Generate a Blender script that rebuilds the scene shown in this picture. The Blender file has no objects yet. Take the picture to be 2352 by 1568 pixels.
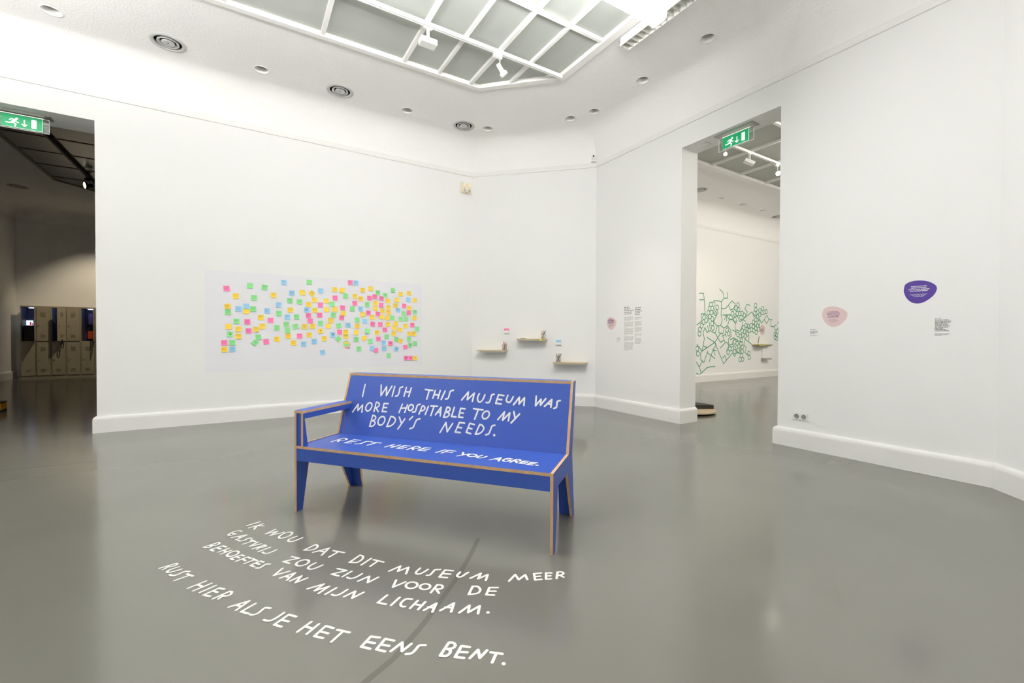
import bpy, bmesh, math, random
from mathutils import Vector, Matrix
from mathutils.geometry import tessellate_polygon
random.seed(7)
SC = bpy.context.scene
COL = SC.collection

# ------------------------------------------------------------------ camera, world, exposure
F_PX, PITCH, ROLL, YAW, EYE = 1008.8932, .01297803, .003855571, 1.02101607, 1.2
_fw = Vector((math.cos(YAW), math.sin(YAW), 0)); _rt = Vector((math.sin(YAW), -math.cos(YAW), 0)); _up = Vector((0, 0, 1))
CW = _fw * math.cos(PITCH) - _up * math.sin(PITCH)
_u2 = _fw * math.sin(PITCH) + _up * math.cos(PITCH)
CR = _rt * math.cos(ROLL) + _u2 * math.sin(ROLL)
CU = -_rt * math.sin(ROLL) + _u2 * math.cos(ROLL)
CAM0 = Vector((0, 0, EYE))
cd = bpy.data.cameras.new('camera'); cam = bpy.data.objects.new('camera', cd); COL.objects.link(cam)
cd.sensor_width = 36; cd.sensor_fit = 'HORIZONTAL'; cd.lens = F_PX * 36 / 2352; cd.clip_start = .02; cd.clip_end = 100
m = Matrix((CR, CU, -CW)).transposed().to_4x4(); m.translation = CAM0; cam.matrix_world = m
SC.camera = cam
SC.view_settings.view_transform = 'Standard'; SC.view_settings.look = 'None'
SC.view_settings.exposure = 0.17; SC.view_settings.gamma = 1.0; SC.view_settings.use_curve_mapping = False
W = bpy.data.worlds.new('world'); SC.world = W; W.use_nodes = True
W.node_tree.nodes['Background'].inputs[0].default_value = (.8, .85, 1, 1)
W.node_tree.nodes['Background'].inputs[1].default_value = .02
SC.cycles.max_bounces = 14; SC.cycles.diffuse_bounces = 10; SC.cycles.glossy_bounces = 5
SC.cycles.sample_clamp_indirect = 6.0
# lamp strengths, all in one place
E_BATTEN = 24.0       # glowing ceiling batten at the top of the picture
E_UNDERSTRIP = 50.0        # glowing strip added under the visible batten for stronger downlight
E_FILL_UP = 138.0          # upward glowing strips added to brighten the ceiling
E_FILL = 5.0      # unseen pendants added to fill the rest of the room
E_FILL2 = 27.0      # unseen battens added to light the room on the right
P_SPOT_TEXT = 45.0    # track head washing the texts on the right wall
P_SPOT_LOCK = 230.0   # unseen warm spot on the lockers, apart from the black track head

def ray(x, y):
    return CW + CR * ((x - 1176) / F_PX) - CU * ((y - 784) / F_PX)
def hit(x, y, n, d):
    v = ray(x, y); n = Vector(n)
    return CAM0 + v * ((d - n.dot(CAM0)) / n.dot(v))
def flo(x, y, z=0.0): return hit(x, y, (0, 0, 1), z)

# ------------------------------------------------------------------ room constants
DL, DR, HC, CT = 7.192, 5.133, 4.06, 4.6     # left wall, right wall, cornice, flat ceiling
XA, YB, YC = 3.557, 5.651, .96               # corner wall ends; right wall near end
XW = -7.9
OCT = [(XA, DL), (DR, YB), (DR, YC), (3.592, -.581), (XW, -.581), (-9.44, YC), (-9.44, YB), (XW, DL)]
LO0, LO1, DOORH = -2.82, -1.519, 3.78         # left opening
RO0, RO1 = 2.645, 3.945                       # right opening
WT, WR = .49, .34                              # wall thickness, left and right
BH = .2                                       # skirting height

# ------------------------------------------------------------------ materials
def srgb(r, g, b):
    f = lambda c: (c / 255 / 12.92) if c / 255 <= .04045 else ((c / 255 + .055) / 1.055) ** 2.4
    return (f(r), f(g), f(b), 1)
def mat(name, col, rough=.5, metal=0, spec=.5, emit=None, estr=0, noise=0, nscale=40, bump=0, bscale=200):
    M = bpy.data.materials.new(name); M.use_nodes = True
    nt = M.node_tree; B = nt.nodes['Principled BSDF']
    B.inputs['Base Color'].default_value = col; B.inputs['Roughness'].default_value = rough
    B.inputs['Metallic'].default_value = metal; B.inputs['Specular IOR Level'].default_value = spec
    if emit: B.inputs['Emission Color'].default_value = emit; B.inputs['Emission Strength'].default_value = estr
    if noise or bump:
        tc = nt.nodes.new('ShaderNodeTexCoord')
    if noise:
        n = nt.nodes.new('ShaderNodeTexNoise'); n.inputs['Scale'].default_value = nscale; n.inputs['Detail'].default_value = 4
        nt.links.new(tc.outputs['Object'], n.inputs['Vector'])
        mx = nt.nodes.new('ShaderNodeMix'); mx.data_type = 'RGBA'
        mx.inputs[6].default_value = tuple(max(0, c * (1 - noise)) for c in col[:3]) + (1,)
        mx.inputs[7].default_value = tuple(min(1, c * (1 + noise)) for c in col[:3]) + (1,)
        nt.links.new(n.outputs['Fac'], mx.inputs[0]); nt.links.new(mx.outputs[2], B.inputs['Base Color'])
    if bump:
        n2 = nt.nodes.new('ShaderNodeTexNoise'); n2.inputs['Scale'].default_value = bscale; n2.inputs['Detail'].default_value = 5
        nt.links.new(tc.outputs['Object'], n2.inputs['Vector'])
        bp = nt.nodes.new('ShaderNodeBump'); bp.inputs['Strength'].default_value = bump; bp.inputs['Distance'].default_value = .01
        nt.links.new(n2.outputs['Fac'], bp.inputs['Height']); nt.links.new(bp.outputs['Normal'], B.inputs['Normal'])
    return M
M_WALL = mat('white_wall_paint', (.87, .868, .86, 1), .65, spec=.3, noise=.012, nscale=1.2, bump=.05, bscale=90)
M_CEIL = mat('rough_ceiling_plaster', (.90, .892, .88, 1), .85, spec=.1, bump=.5, bscale=45)
M_TRIM = mat('white_trim_gloss', (.84, .83, .81, 1), .4, spec=.4)
M_WHITE = mat('white_lacquer', (.85, .85, .83, 1), .4)
M_GLASS = mat('frosted_laylight_glass', (.46, .48, .45, 1), .6, spec=.2, noise=.04, nscale=260)
M_VENT = mat('grey_vent_metal', (.50, .50, .49, 1), .45, metal=.0)
M_DOWNIN = mat('grey_lamp_reflector', (.40, .39, .38, 1), .5)
M_LOUV = mat('louvre_metal', (.62, .61, .56, 1), .4)
M_DARK = mat('dark_void', (.02, .02, .02, 1), .8)
M_BLACK = mat('black_plastic', (.012, .012, .013, 1), .45)
M_LAMP = mat('glowing_diffuser', (.9, .9, .9, 1), .5, emit=(1, .99, .97, 1), estr=E_BATTEN)
M_FILL = mat('fill_pendant_diffuser', (.9, .9, .9, 1), .5, emit=(1, .99, .97, 1), estr=E_FILL)
M_UNDERSTRIP = mat('added_under_strip', (.9, .9, .9, 1), .5, emit=(1, .99, .97, 1), estr=E_UNDERSTRIP)
M_FILL_UP = mat('fill_uplight_strip', (.9, .9, .9, 1), .5, emit=(1, .99, .97, 1), estr=E_FILL_UP)
M_FILL_UPLOW = mat('dim_fill_uplight', (.9, .9, .9, 1), .5, emit=(1, .99, .97, 1), estr=E_FILL_UP * .16)
M_FILL2 = mat('fill_diffuser_warm', (.9, .9, .9, 1), .5, emit=(1, .95, .86, 1), estr=E_FILL2)
M_BULB = mat('lit_spot_lens', (1, 1, 1, 1), .3, emit=(1, .93, .78, 1), estr=40)
M_BULBS = mat('small_lit_lens', (1, 1, 1, 1), .3, emit=(1, .93, .78, 1), estr=9)
M_BULBDIM = mat('dim_spot_lens', (1, 1, 1, 1), .3, emit=(1, .86, .72, 1), estr=1.0)
M_LETTER = mat('white_vinyl', (.82, .82, .83, 1), .5)
M_FLETTER = mat('white_floor_vinyl', (.80, .79, .77, 1), .45)
M_INK = mat('dark_ink', (.02, .02, .03, 1), .6)
M_GREYINK = mat('grey_print', (.10, .10, .10, 1), .6)
M_FAINT = mat('faint_grey_print', (.52, .51, .49, 1), .6)
M_FAINTER = mat('soft_grey_heading', (.27, .26, .25, 1), .6)
M_LIGHTINK = mat('light_grey_print', (.33, .32, .31, 1), .6)
M_VIOLETINK = mat('violet_print', (.09, .03, .16, 1), .6)
M_PURPLE = mat('purple_vinyl', srgb(74, 42, 142), .5)
M_PINKV = mat('pale_pink_vinyl', srgb(222, 196, 196), .5)
M_GREENT = mat('green_tape', srgb(80, 158, 118), .5)
M_TAN = mat('light_wood', srgb(205, 185, 150), .5, noise=.12, nscale=12)
M_GALV = mat('grey_galvanised', (.46, .45, .43, 1), .5)
M_SOCK = mat('socket_plastic', (.80, .79, .76, 1), .35)
M_WELL = mat('socket_well_shade', (.36, .35, .33, 1), .4)  # grey carries the recess shade; the well itself is nearly flat
M_CREAM = mat('cream_plastic', srgb(243, 234, 208), .4)
M_PANEL = mat('cool_white_sheet', (.84, .835, .88, 1), .6, spec=.3)

def make_floor():
    M = bpy.data.materials.new('grey_cast_floor'); M.use_nodes = True
    nt = M.node_tree; B = nt.nodes['Principled BSDF']; L = nt.links
    tc = nt.nodes.new('ShaderNodeTexCoord')
    n = nt.nodes.new('ShaderNodeTexNoise'); n.inputs['Scale'].default_value = .55; n.inputs['Detail'].default_value = 5
    L.new(tc.outputs['Object'], n.inputs['Vector'])
    cr = nt.nodes.new('ShaderNodeValToRGB')
    cr.color_ramp.elements[0].position = .3; cr.color_ramp.elements[0].color = (.150, .145, .126, 1)
    cr.color_ramp.elements[1].position = .75; cr.color_ramp.elements[1].color = (.180, .174, .153, 1)
    L.new(n.outputs['Fac'], cr.inputs[0])
    # small specks and scuffs
    v = nt.nodes.new('ShaderNodeTexNoise'); v.inputs['Scale'].default_value = 9; v.inputs['Detail'].default_value = 8; v.inputs['Roughness'].default_value = .75
    L.new(tc.outputs['Object'], v.inputs['Vector'])
    r2 = nt.nodes.new('ShaderNodeValToRGB'); r2.color_ramp.elements[0].position = .70; r2.color_ramp.elements[1].position = .78
    L.new(v.outputs['Fac'], r2.inputs[0])
    mx = nt.nodes.new('ShaderNodeMix'); mx.data_type = 'RGBA'; mx.inputs[7].default_value = (.30, .29, .265, 1)
    ml = nt.nodes.new('ShaderNodeMath'); ml.operation = 'MULTIPLY'; ml.inputs[1].default_value = .35
    L.new(r2.outputs[0], ml.inputs[0]); L.new(ml.outputs[0], mx.inputs[0]); L.new(cr.outputs[0], mx.inputs[6])
    L.new(mx.outputs[2], B.inputs['Base Color'])
    rr = nt.nodes.new('ShaderNodeMapRange'); rr.inputs['To Min'].default_value = .11; rr.inputs['To Max'].default_value = .20
    n3 = nt.nodes.new('ShaderNodeTexNoise'); n3.inputs['Scale'].default_value = 2.2; n3.inputs['Detail'].default_value = 6
    L.new(tc.outputs['Object'], n3.inputs['Vector']); L.new(n3.outputs['Fac'], rr.inputs['Value'])
    L.new(rr.outputs[0], B.inputs['Roughness'])
    B.inputs['Specular IOR Level'].default_value = .7
    n4 = nt.nodes.new('ShaderNodeTexNoise'); n4.inputs['Scale'].default_value = 1.6; n4.inputs['Detail'].default_value = 2
    L.new(tc.outputs['Object'], n4.inputs['Vector'])
    bp = nt.nodes.new('ShaderNodeBump'); bp.inputs['Strength'].default_value = .12; bp.inputs['Distance'].default_value = .01
    L.new(n4.outputs['Fac'], bp.inputs['Height']); L.new(bp.outputs['Normal'], B.inputs['Normal'])
    return M
M_FLOOR = make_floor()
def make_ply():
    M = bpy.data.materials.new('plywood_edge'); M.use_nodes = True
    nt = M.node_tree; B = nt.nodes['Principled BSDF']; L = nt.links
    tc = nt.nodes.new('ShaderNodeTexCoord')
    n = nt.nodes.new('ShaderNodeTexNoise'); n.inputs['Scale'].default_value = 18; n.inputs['Detail'].default_value = 4
    L.new(tc.outputs['Object'], n.inputs['Vector'])
    cr = nt.nodes.new('ShaderNodeValToRGB')
    cr.color_ramp.elements[0].position = .3; cr.color_ramp.elements[0].color = srgb(190, 152, 112)
    cr.color_ramp.elements[1].position = .7; cr.color_ramp.elements[1].color = srgb(206, 170, 130)
    L.new(n.outputs['Fac'], cr.inputs[0]); L.new(cr.outputs[0], B.inputs['Base Color'])
    B.inputs['Roughness'].default_value = .6
    return M
M_PLY = make_ply()
M_BLUE = mat('blue_laminate', (.028, .075, .37, 1), .40, spec=.5)
def make_clear():
    M = bpy.data.materials.new('clear_acrylic'); M.use_nodes = True
    nt = M.node_tree; nt.nodes.clear(); o = nt.nodes.new('ShaderNodeOutputMaterial')
    t = nt.nodes.new('ShaderNodeBsdfTransparent'); g = nt.nodes.new('ShaderNodeBsdfGlossy'); g.inputs['Roughness'].default_value = .05
    mxs = nt.nodes.new('ShaderNodeMixShader'); mxs.inputs[0].default_value = .12
    t.inputs[0].default_value = (.93, .95, .94, 1)
    nt.links.new(t.outputs[0], mxs.inputs[1]); nt.links.new(g.outputs[0], mxs.inputs[2]); nt.links.new(mxs.outputs[0], o.inputs[0])
    return M
M_CLEAR = make_clear()

# ------------------------------------------------------------------ object helpers
def link(name, bm, mats, parent=None, mw=None, smooth=False):
    me = bpy.data.meshes.new(name)
    bm.normal_update(); bm.to_mesh(me); bm.free()
    for q in (mats if isinstance(mats, (list, tuple)) else [mats]): me.materials.append(q)
    if smooth:
        for p in me.polygons: p.use_smooth = True
    o = bpy.data.objects.new(name, me); COL.objects.link(o)
    if parent: o.parent = parent
    if mw is not None: o.matrix_local = mw
    return o
def tag(o, label=None, cat=None, group=None, kind=None):
    if label: o['label'] = label
    if cat: o['category'] = cat
    if group: o['group'] = group
    if kind: o['kind'] = kind
    return o
def empty(name, label, cat, loc=(0, 0, 0), mw=None, group=None):
    o = bpy.data.objects.new(name, None); COL.objects.link(o); o.empty_display_size = .1
    if mw is not None: o.matrix_world = mw
    else: o.location = loc
    return tag(o, label, cat, group)
def copy_tree(o, parent=None):
    c = o.copy(); COL.objects.link(c); c.parent = parent
    for ch in list(o.children):
        copy_tree(ch, c)
    return c
def struct(name, bm, m, **k): return tag(link(name, bm, m, **k), kind='structure')
def box(bm, lo, hi, mi=0, mw=None):
    vs = [bm.verts.new((x, y, z)) for x in (lo[0], hi[0]) for y in (lo[1], hi[1]) for z in (lo[2], hi[2])]
    if mw is not None:
        for v in vs: v.co = mw @ v.co
    for f in ((0, 1, 3, 2), (4, 6, 7, 5), (0, 4, 5, 1), (2, 3, 7, 6), (0, 2, 6, 4), (1, 5, 7, 3)):
        bm.faces.new([vs[i] for i in f]).material_index = mi
    return vs
def bbox_(lo, hi, bev=0):
    bm = bmesh.new(); box(bm, lo, hi)
    bmesh.ops.recalc_face_normals(bm, faces=bm.faces)
    if bev: bmesh.ops.bevel(bm, geom=list(bm.edges), offset=bev, segments=2, affect='EDGES')
    return bm
def poly_extrude(bm, rings, fmap, d0, d1, cap_mi=0, side_mi=0):
    """rings[0] outline, others holes; fmap(u,v,d)->xyz; extruded from d0 to d1"""
    tris = tessellate_polygon([[Vector((u, v, 0)) for u, v in r] for r in rings])
    flat = [p for r in rings for p in r]
    A = [bm.verts.new(fmap(u, v, d0)) for u, v in flat]; Bv = [bm.verts.new(fmap(u, v, d1)) for u, v in flat]
    for t in tris:
        try:
            bm.faces.new([A[i] for i in t]).material_index = cap_mi
            bm.faces.new([Bv[i] for i in reversed(t)]).material_index = cap_mi
        except ValueError: pass
    k = 0
    for r in rings:
        n = len(r)
        for i in range(n):
            j = (i + 1) % n
            bm.faces.new((A[k + i], A[k + j], Bv[k + j], Bv[k + i])).material_index = side_mi
        k += n
    bmesh.ops.recalc_face_normals(bm, faces=bm.faces)
def lathe(bm, prof, n=32, mi=0, close=False):
    """prof: (r,z) list, around local z"""
    rows = []
    for r, z in prof:
        if r < 1e-6: rows.append([bm.verts.new((0, 0, z))] * n)
        else: rows.append([bm.verts.new((r * math.cos(2 * math.pi * i / n), r * math.sin(2 * math.pi * i / n), z)) for i in range(n)])
    for a, b in zip(rows, rows[1:]):
        for i in range(n):
            j = (i + 1) % n
            vs = []
            for v in (a[i], a[j], b[j], b[i]):
                if v not in vs: vs.append(v)
            if len(vs) > 2: bm.faces.new(vs).material_index = mi
    bmesh.ops.recalc_face_normals(bm, faces=bm.faces)
def tube(bm, pts, r, n=8, mi=0):
    pts = [Vector(p) for p in pts]; rows = []
    for i, p in enumerate(pts):
        d = (pts[min(i + 1, len(pts) - 1)] - pts[max(i - 1, 0)]).normalized()
        a = d.orthogonal().normalized() if i == 0 else (rows[-1][1] - d * rows[-1][1].dot(d)).normalized()
        b = d.cross(a); rows.append(([bm.verts.new(p + (a * math.cos(t) + b * math.sin(t)) * r) for t in [2 * math.pi * k / n for k in range(n)]], a))
    for (A, _), (B_, _) in zip(rows, rows[1:]):
        for i in range(n): bm.faces.new((A[i], A[(i + 1) % n], B_[(i + 1) % n], B_[i])).material_index = mi
    bm.faces.new(list(reversed(rows[0][0]))).material_index = mi; bm.faces.new(rows[-1][0]).material_index = mi
def sweep(bm, path, prof, closed=False, mi=0, flip=1):
    """path: plan points; prof: (offset into room, z). Mitred; offset towards the left of travel * flip"""
    n = len(path); P = [Vector((x, y)) for x, y in path]; rows = []
    for i in range(n):
        d0 = (P[i] - P[i - 1]).normalized() if (i > 0 or closed) else None
        d1 = (P[(i + 1) % n] - P[i]).normalized() if (i < n - 1 or closed) else None
        d0 = d0 or d1; d1 = d1 or d0
        n0 = Vector((-d0.y, d0.x)); n1 = Vector((-d1.y, d1.x)); mm = (n0 + n1).normalized()
        mm = mm / max(.2, mm.dot(n0)) * flip
        rows.append([bm.verts.new((P[i].x + mm.x * o, P[i].y + mm.y * o, z)) for o, z in prof])
    for i in range(n if closed else n - 1):
        a, b = rows[i], rows[(i + 1) % n]
        for k in range(len(prof) - 1): bm.faces.new((a[k], a[k + 1], b[k + 1], b[k])).material_index = mi
    if not closed:
        for r in (rows[0], rows[-1]):
            try: bm.faces.new(r)
            except ValueError: pass
    bmesh.ops.recalc_face_normals(bm, faces=bm.faces)

BASE = [(0, BH), (.010, BH - .002), (.020, BH - .007), (.028, BH - .017), (.033, BH - .031), (.035, BH - .045), (.035, 0.0)]
CORN = [(-.02, HC + .002), (-.004, HC), (.016, HC + .004), (.018, HC + .03), (.013, HC + .05), (.012, HC + .072), (.005, HC + .08), (-.01, HC + .082)]
COVE = [(.4 * (1 - math.cos(a)), 4.14 + .46 * math.sin(a)) for a in [math.pi / 2 * k / 14 for k in range(15)]]

# ------------------------------------------------------------------ floor
bm = bmesh.new(); box(bm, (-10.5, -1.6, -.15), (17.5, 18.5, 0)); bmesh.ops.recalc_face_normals(bm, faces=bm.faces)
struct('floor', bm, M_FLOOR)

# ------------------------------------------------------------------ walls of the main room
ZT = 4.9
bm = bmesh.new()
poly_extrude(bm, [[(-8.4, 0), (LO0, 0), (LO0, DOORH), (LO1, DOORH), (LO1, 0), (XA + .35, 0), (XA + .35, ZT), (-8.4, ZT)]], lambda u, v, d: (u, d, v), DL, DL + WT)
# keep the corner clear of the room: the wall's end is cut by the corner wall's line
for v in bm.verts:
    if v.co.x > XA + .1: v.co.x = XA if v.co.y < DL + .1 else XA + .45
struct('wall_left', bm, M_WALL)
bm = bmesh.new()
poly_extrude(bm, [[(YC, 0), (RO0, 0), (RO0, DOORH), (RO1, DOORH), (RO1, 0), (YB, 0), (YB, ZT), (YC, ZT)]], lambda u, v, d: (d, u, v), DR, DR + WR)
struct('wall_right', bm, M_WALL)
def slab(name, a, b, th=.12, z1=ZT, m=M_WALL):
    a = Vector(a); b = Vector(b); d = (b - a).normalized(); n = Vector((d.y, -d.x)) * -1
    bm = bmesh.new()
    q = [a, b, b + n * th, a + n * th]
    lo = [bm.verts.new((p.x, p.y, 0)) for p in q]; hi = [bm.verts.new((p.x, p.y, z1)) for p in q]
    bm.faces.new(lo); bm.faces.new(hi)
    for i in range(4): bm.faces.new((lo[i], lo[(i + 1) % 4], hi[(i + 1) % 4], hi[i]))
    bmesh.ops.recalc_face_normals(bm, faces=bm.faces)
    return struct(name, bm, m)
# OCT runs clockwise seen from above, so the outside is on the left of travel
slab('wall_corner', OCT[0], OCT[1]); slab('wall_near_corner', OCT[2], OCT[3]); slab('wall_back', OCT[3], OCT[4])
slab('wall_far_back', OCT[4], OCT[5]); slab('wall_far', OCT[5], OCT[6]); slab('wall_far_left', OCT[6], OCT[7])

# skirting boards, wrapped into the openings
def skirting(name, path):
    bm = bmesh.new(); sweep(bm, path, BASE, flip=-1); return struct(name, bm, M_TRIM)
skirting('baseboard_left', [(LO1, DL + WT), (LO1, DL), (XA, DL), (DR, YB), (DR, RO1), (DR + WR, RO1)])
skirting('baseboard_right', [(DR + WR, RO0), (DR, RO0), (DR, YC), (3.592, -.581), (XW, -.581), (-9.44, YC), (-9.44, YB), (XW, DL), (LO0, DL), (LO0, DL + WT)])
bm = bmesh.new(); sweep(bm, OCT, CORN, closed=True, flip=-1); struct('trim_1', bm, M_TRIM)

# ------------------------------------------------------------------ ceiling
def off_oct(o):
    n = len(OCT); P = [Vector(p) for p in OCT]; out = []
    for i in range(n):
        d0 = (P[i] - P[i - 1]).normalized(); d1 = (P[(i + 1) % n] - P[i]).normalized()
        n0 = Vector((d0.y, -d0.x)); n1 = Vector((d1.y, -d1.x)); mm = (n0 + n1).normalized(); mm = mm / mm.dot(n0)
        out.append(tuple(P[i] + mm * o))
    return out
LAY = [(2.80, 5.46), (3.635, 4.66), (3.635, 1.95), (2.80, 1.15), (-7.1, 1.15), (-7.95, 1.95), (-7.95, 4.66), (-7.1, 5.46)]
DOWN = [tuple(flo(x, y, CT))[:2] for x, y in ((118, 25), (601, 160), (935, 254), (1120, 295), (1310, 272), (1364, 256), (1476, 184), (1625, 88))]
VENT = [tuple(flo(x, y, CT))[:2] for x, y in ((386, 98.5), (781, 209.5), (1065, 289))]
circ = lambda c, r, n=28: [(c[0] + r * math.cos(2 * math.pi * i / n), c[1] + r * math.sin(2 * math.pi * i / n)) for i in range(n)]
RD, RV = .082, .135
bm = bmesh.new()
poly_extrude(bm, [off_oct(.4), LAY] + [circ(c, RD) for c in DOWN] + [circ(c, RV) for c in VENT], lambda u, v, d: (u, v, d), CT, CT + .02)
sweep(bm, OCT, COVE, closed=True, flip=-1)
struct('ceiling', bm, M_CEIL)
bm = bmesh.new(); box(bm, (-10.2, -1.4, 4.95), (5.7, 7.75, 5.05)); bmesh.ops.recalc_face_normals(bm, faces=bm.faces)
struct('ceiling_slab', bm, M_DARK)

# laylight: border, bars and panes
def laylight(name, label, border, xs, ys, inner, mglass, mbar, zc=CT, dep=.03):
    """border: outline; xs, ys: bars as (pos, width, lo, hi)"""
    t = empty(name, label, 'laylight', (0, 0, 0))
    bm = bmesh.new()
    poly_extrude(bm, [border, inner], lambda u, v, d: (u, v, d), zc - dep * .75, zc + dep)
    link('border_frame', bm, mbar, t)
    bm = bmesh.new()
    for x, w, lo, hi in xs: box(bm, (x - w / 2, lo, zc - dep * .4), (x + w / 2, hi, zc + dep))
    for y, w, lo, hi in ys: box(bm, (lo, y - w / 2, zc - dep * .33), (hi, y + w / 2, zc + dep - .002))
    bmesh.ops.recalc_face_normals(bm, faces=bm.faces)
    link('glazing_bars', bm, mbar, t)
    bm = bmesh.new(); poly_extrude(bm, [border], lambda u, v, d: (u, v, d), zc + dep, zc + dep + .015)
    link('frosted_panes', bm, mglass, t)
    return t
INN = [(2.765, 5.395), (3.545, 4.62), (3.545, 1.99), (2.765, 1.215), (-7.07, 1.215), (-7.86, 1.99), (-7.86, 4.62), (-7.07, 5.395)]
xs = [(3.08, .034, 1.5, 5.1), (2.635, .045, 1.2, 5.4), (2.18, .034, 1.2, 5.4), (1.72, .045, 1.2, 5.4)] + [(.783 - .935 * k, .045, 1.2, 5.4) for k in range(9)]
laylight('laylight_ceiling', 'large frosted glass ceiling light with white glazing bars above the blue bench', LAY, xs,
         [(3.827, .04, -7.87, 3.55), (2.78, .04, -7.87, 3.55)], INN, M_GLASS, M_TRIM)

# recessed downlights and round air vents
def downlight(c, label, z=CT, r=RD):
    t = empty('recessed_downlight', label, 'downlight', (c[0], c[1], z), group='recessed downlights in the ceiling')
    bm = bmesh.new(); lathe(bm, [(r + .012, .002), (r + .012, -.003), (r, -.004), (r - .004, 0), (r - .006, .06)], 32); link('rim', bm, M_WHITE, t, smooth=True)
    bm = bmesh.new(); lathe(bm, [(r - .004, .055), (r * .8, .062), (r * .45, .066), (0, .067)], 32); link('reflector', bm, M_DOWNIN, t, smooth=True)
    return t
DLAB = ['recessed white downlight nearest the top left corner of the picture', 'recessed white downlight between the two largest round vents', 'recessed white downlight between the middle vent and the smallest vent',
        'recessed white downlight just right of the smallest round vent', 'recessed white downlight above the plain corner wall, left of a close pair',
        'recessed white downlight above the small camera, right of a close pair', 'recessed white downlight midway along the right side of the ceiling', 'recessed white downlight right of the louvred fluorescent fitting']
for c, l in zip(DOWN, DLAB): downlight(c, l)
def vent(c, label, z=CT, m=M_VENT):
    t = empty('round_air_vent', label, 'air vent', (c[0], c[1], z), group='round air vents in the ceiling')
    bm = bmesh.new(); lathe(bm, [(.178, .001), (.176, -.004), (.142, -.008), (.136, 0), (.133, .03), (.131, .06)], 48); link('outer_flange', bm, m, t, smooth=True)
    bm = bmesh.new(); lathe(bm, [(.104, .014), (.107, -.004), (.102, -.008), (.086, .0), (.078, .016), (.074, .026), (.080, .03), (.090, .022), (.104, .014)], 48); link('middle_ring', bm, m, t, smooth=True)
    bm = bmesh.new(); lathe(bm, [(.062, .012), (.064, -.006), (.060, -.010), (.048, -.008), (0, -.006)], 40); link('centre_disc', bm, m, t, smooth=True)
    bm = bmesh.new(); lathe(bm, [(.005, -.007), (.005, -.010), (0, -.010)], 12); link('centre_screw', bm, M_DARK, t)
    bm = bmesh.new(); lathe(bm, [(.131, .012), (.128, .05), (0, .05)], 32); link('dark_duct', bm, M_DARK, t)
    return t
for c, l in zip(VENT, ['largest round grey air vent, at the upper left of the ceiling', 'middle round grey air vent, second of three along the left wall', 'smallest round grey air vent, near the corner of the left wall']): vent(c, l)

# ------------------------------------------------------------------ track rail, heads, battens
def rail(label, lo, hi, z, m, w=.036, mwgroove=M_DARK):
    t = empty('lighting_track', label, 'lighting track', (0, 0, 0))
    (x0, y0), (x1, y1) = lo, hi
    d = Vector((x1 - x0, y1 - y0)).normalized(); n = Vector((-d.y, d.x)) * (w / 2)
    bm = bmesh.new()
    for a, b in ((-w / 2, -w * .14), (w * .14, w / 2)):
        L = Vector((x1 - x0, y1 - y0)).length
        mw = Matrix.Translation((x0, y0, z)) @ Matrix.Rotation(math.atan2(d.y, d.x), 4, 'Z')
        box(bm, (0, a, 0), (L, b, .032), mw=mw)
    bmesh.ops.recalc_face_normals(bm, faces=bm.faces); link('track_profile', bm, m, t)
    bm = bmesh.new(); box(bm, (0, -w * .13, .012), (L, w * .13, .0195), mw=mw); bmesh.ops.recalc_face_normals(bm, faces=bm.faces); link('contact_channel', bm, mwgroove, t)
    bm = bmesh.new(); box(bm, (0, -w / 2, .0325), (L, w / 2, .042), mw=mw); box(bm, (0, -w * .2, .02), (L, w * .2, .0325), mw=mw); bmesh.ops.recalc_face_normals(bm, faces=bm.faces); link('top_flange', bm, m, t)
    return t
RY = flo(1289, 179, 4.55).y
rail('long white lighting track under the frosted ceiling light', (-6.5, RY), (3.545, RY), 4.545, M_WHITE)

def box_head(label, x, y, z, aim, m=M_WHITE, lens=M_WHITE, light=None, group='track spotlights'):
    """track adapter, flat stem and a shallow rectangular lamp body; aim = yaw, pitch"""
    t = empty('track_spotlight', label, 'spotlight', (x, y, z), group=group)
    link('track_adapter', bbox_((-.05, -.016, -.012), (.05, .016, .004), .003), m, t)
    link('stem', bbox_((-.012, -.02, -.15), (.012, .02, -.01), .003), m, t)
    mw = Matrix.Translation((0, 0, -.16)) @ Matrix.Rotation(aim[0], 4, 'Z') @ Matrix.Rotation(aim[1], 4, 'Y')
    h = link('lamp_body', bbox_((-.09, -.055, -.03), (.09, .055, .03), .004), m, t, mw)
    link('lens', bbox_((.0895, -.048, -.024), (.0915, .048, .024)), lens, h)
    return t
box_head('white boxy track spotlight, left of two on the white track', *flo(983, 64, 4.545), (math.pi, .0), lens=M_WHITE)

def round_head(label, x, y, z, target, m=M_WHITE, lens=M_DARK, r=.03, group='track spotlights', adapter=True):
    t = empty('track_spotlight', label, 'spotlight', (x, y, z), group=group)
    if adapter: link('track_adapter', bbox_((-.055, -.02, -.05), (.055, .02, .003), .004), m, t)
    bm = bmesh.new(); tube(bm, [(.03, 0, -.04), (.032, 0, -.13)], .006); link('stem', bm, m, t)
    d = (Vector(target) - Vector((x + .03, y, z - .15))).normalized()
    mw = Matrix.Translation((.032, 0, -.15)) @ d.to_track_quat('Z', 'Y').to_matrix().to_4x4()
    bm = bmesh.new(); lathe(bm, [(0, -.045), (r * .8, -.045), (r * .9, -.04), (r * .9, .035), (r * 1.05, .05), (r * 1.5, .062), (r * 1.62, .066), (r * 1.62, .10), (r * 1.5, .10), (r * 1.45, .085)], 24)
    h = link('lamp_body', bm, m, t, mw, smooth=True)
    bm = bmesh.new(); lathe(bm, [(r * 1.46, .088), (r, .086), (0, .084)], 24); link('lens', bm, lens, h)
    return t, mw
TEXT_AIM = Vector((DR, 4.45, 1.35))
hx, hy, hz = flo(1143, 124, 4.545)
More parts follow.
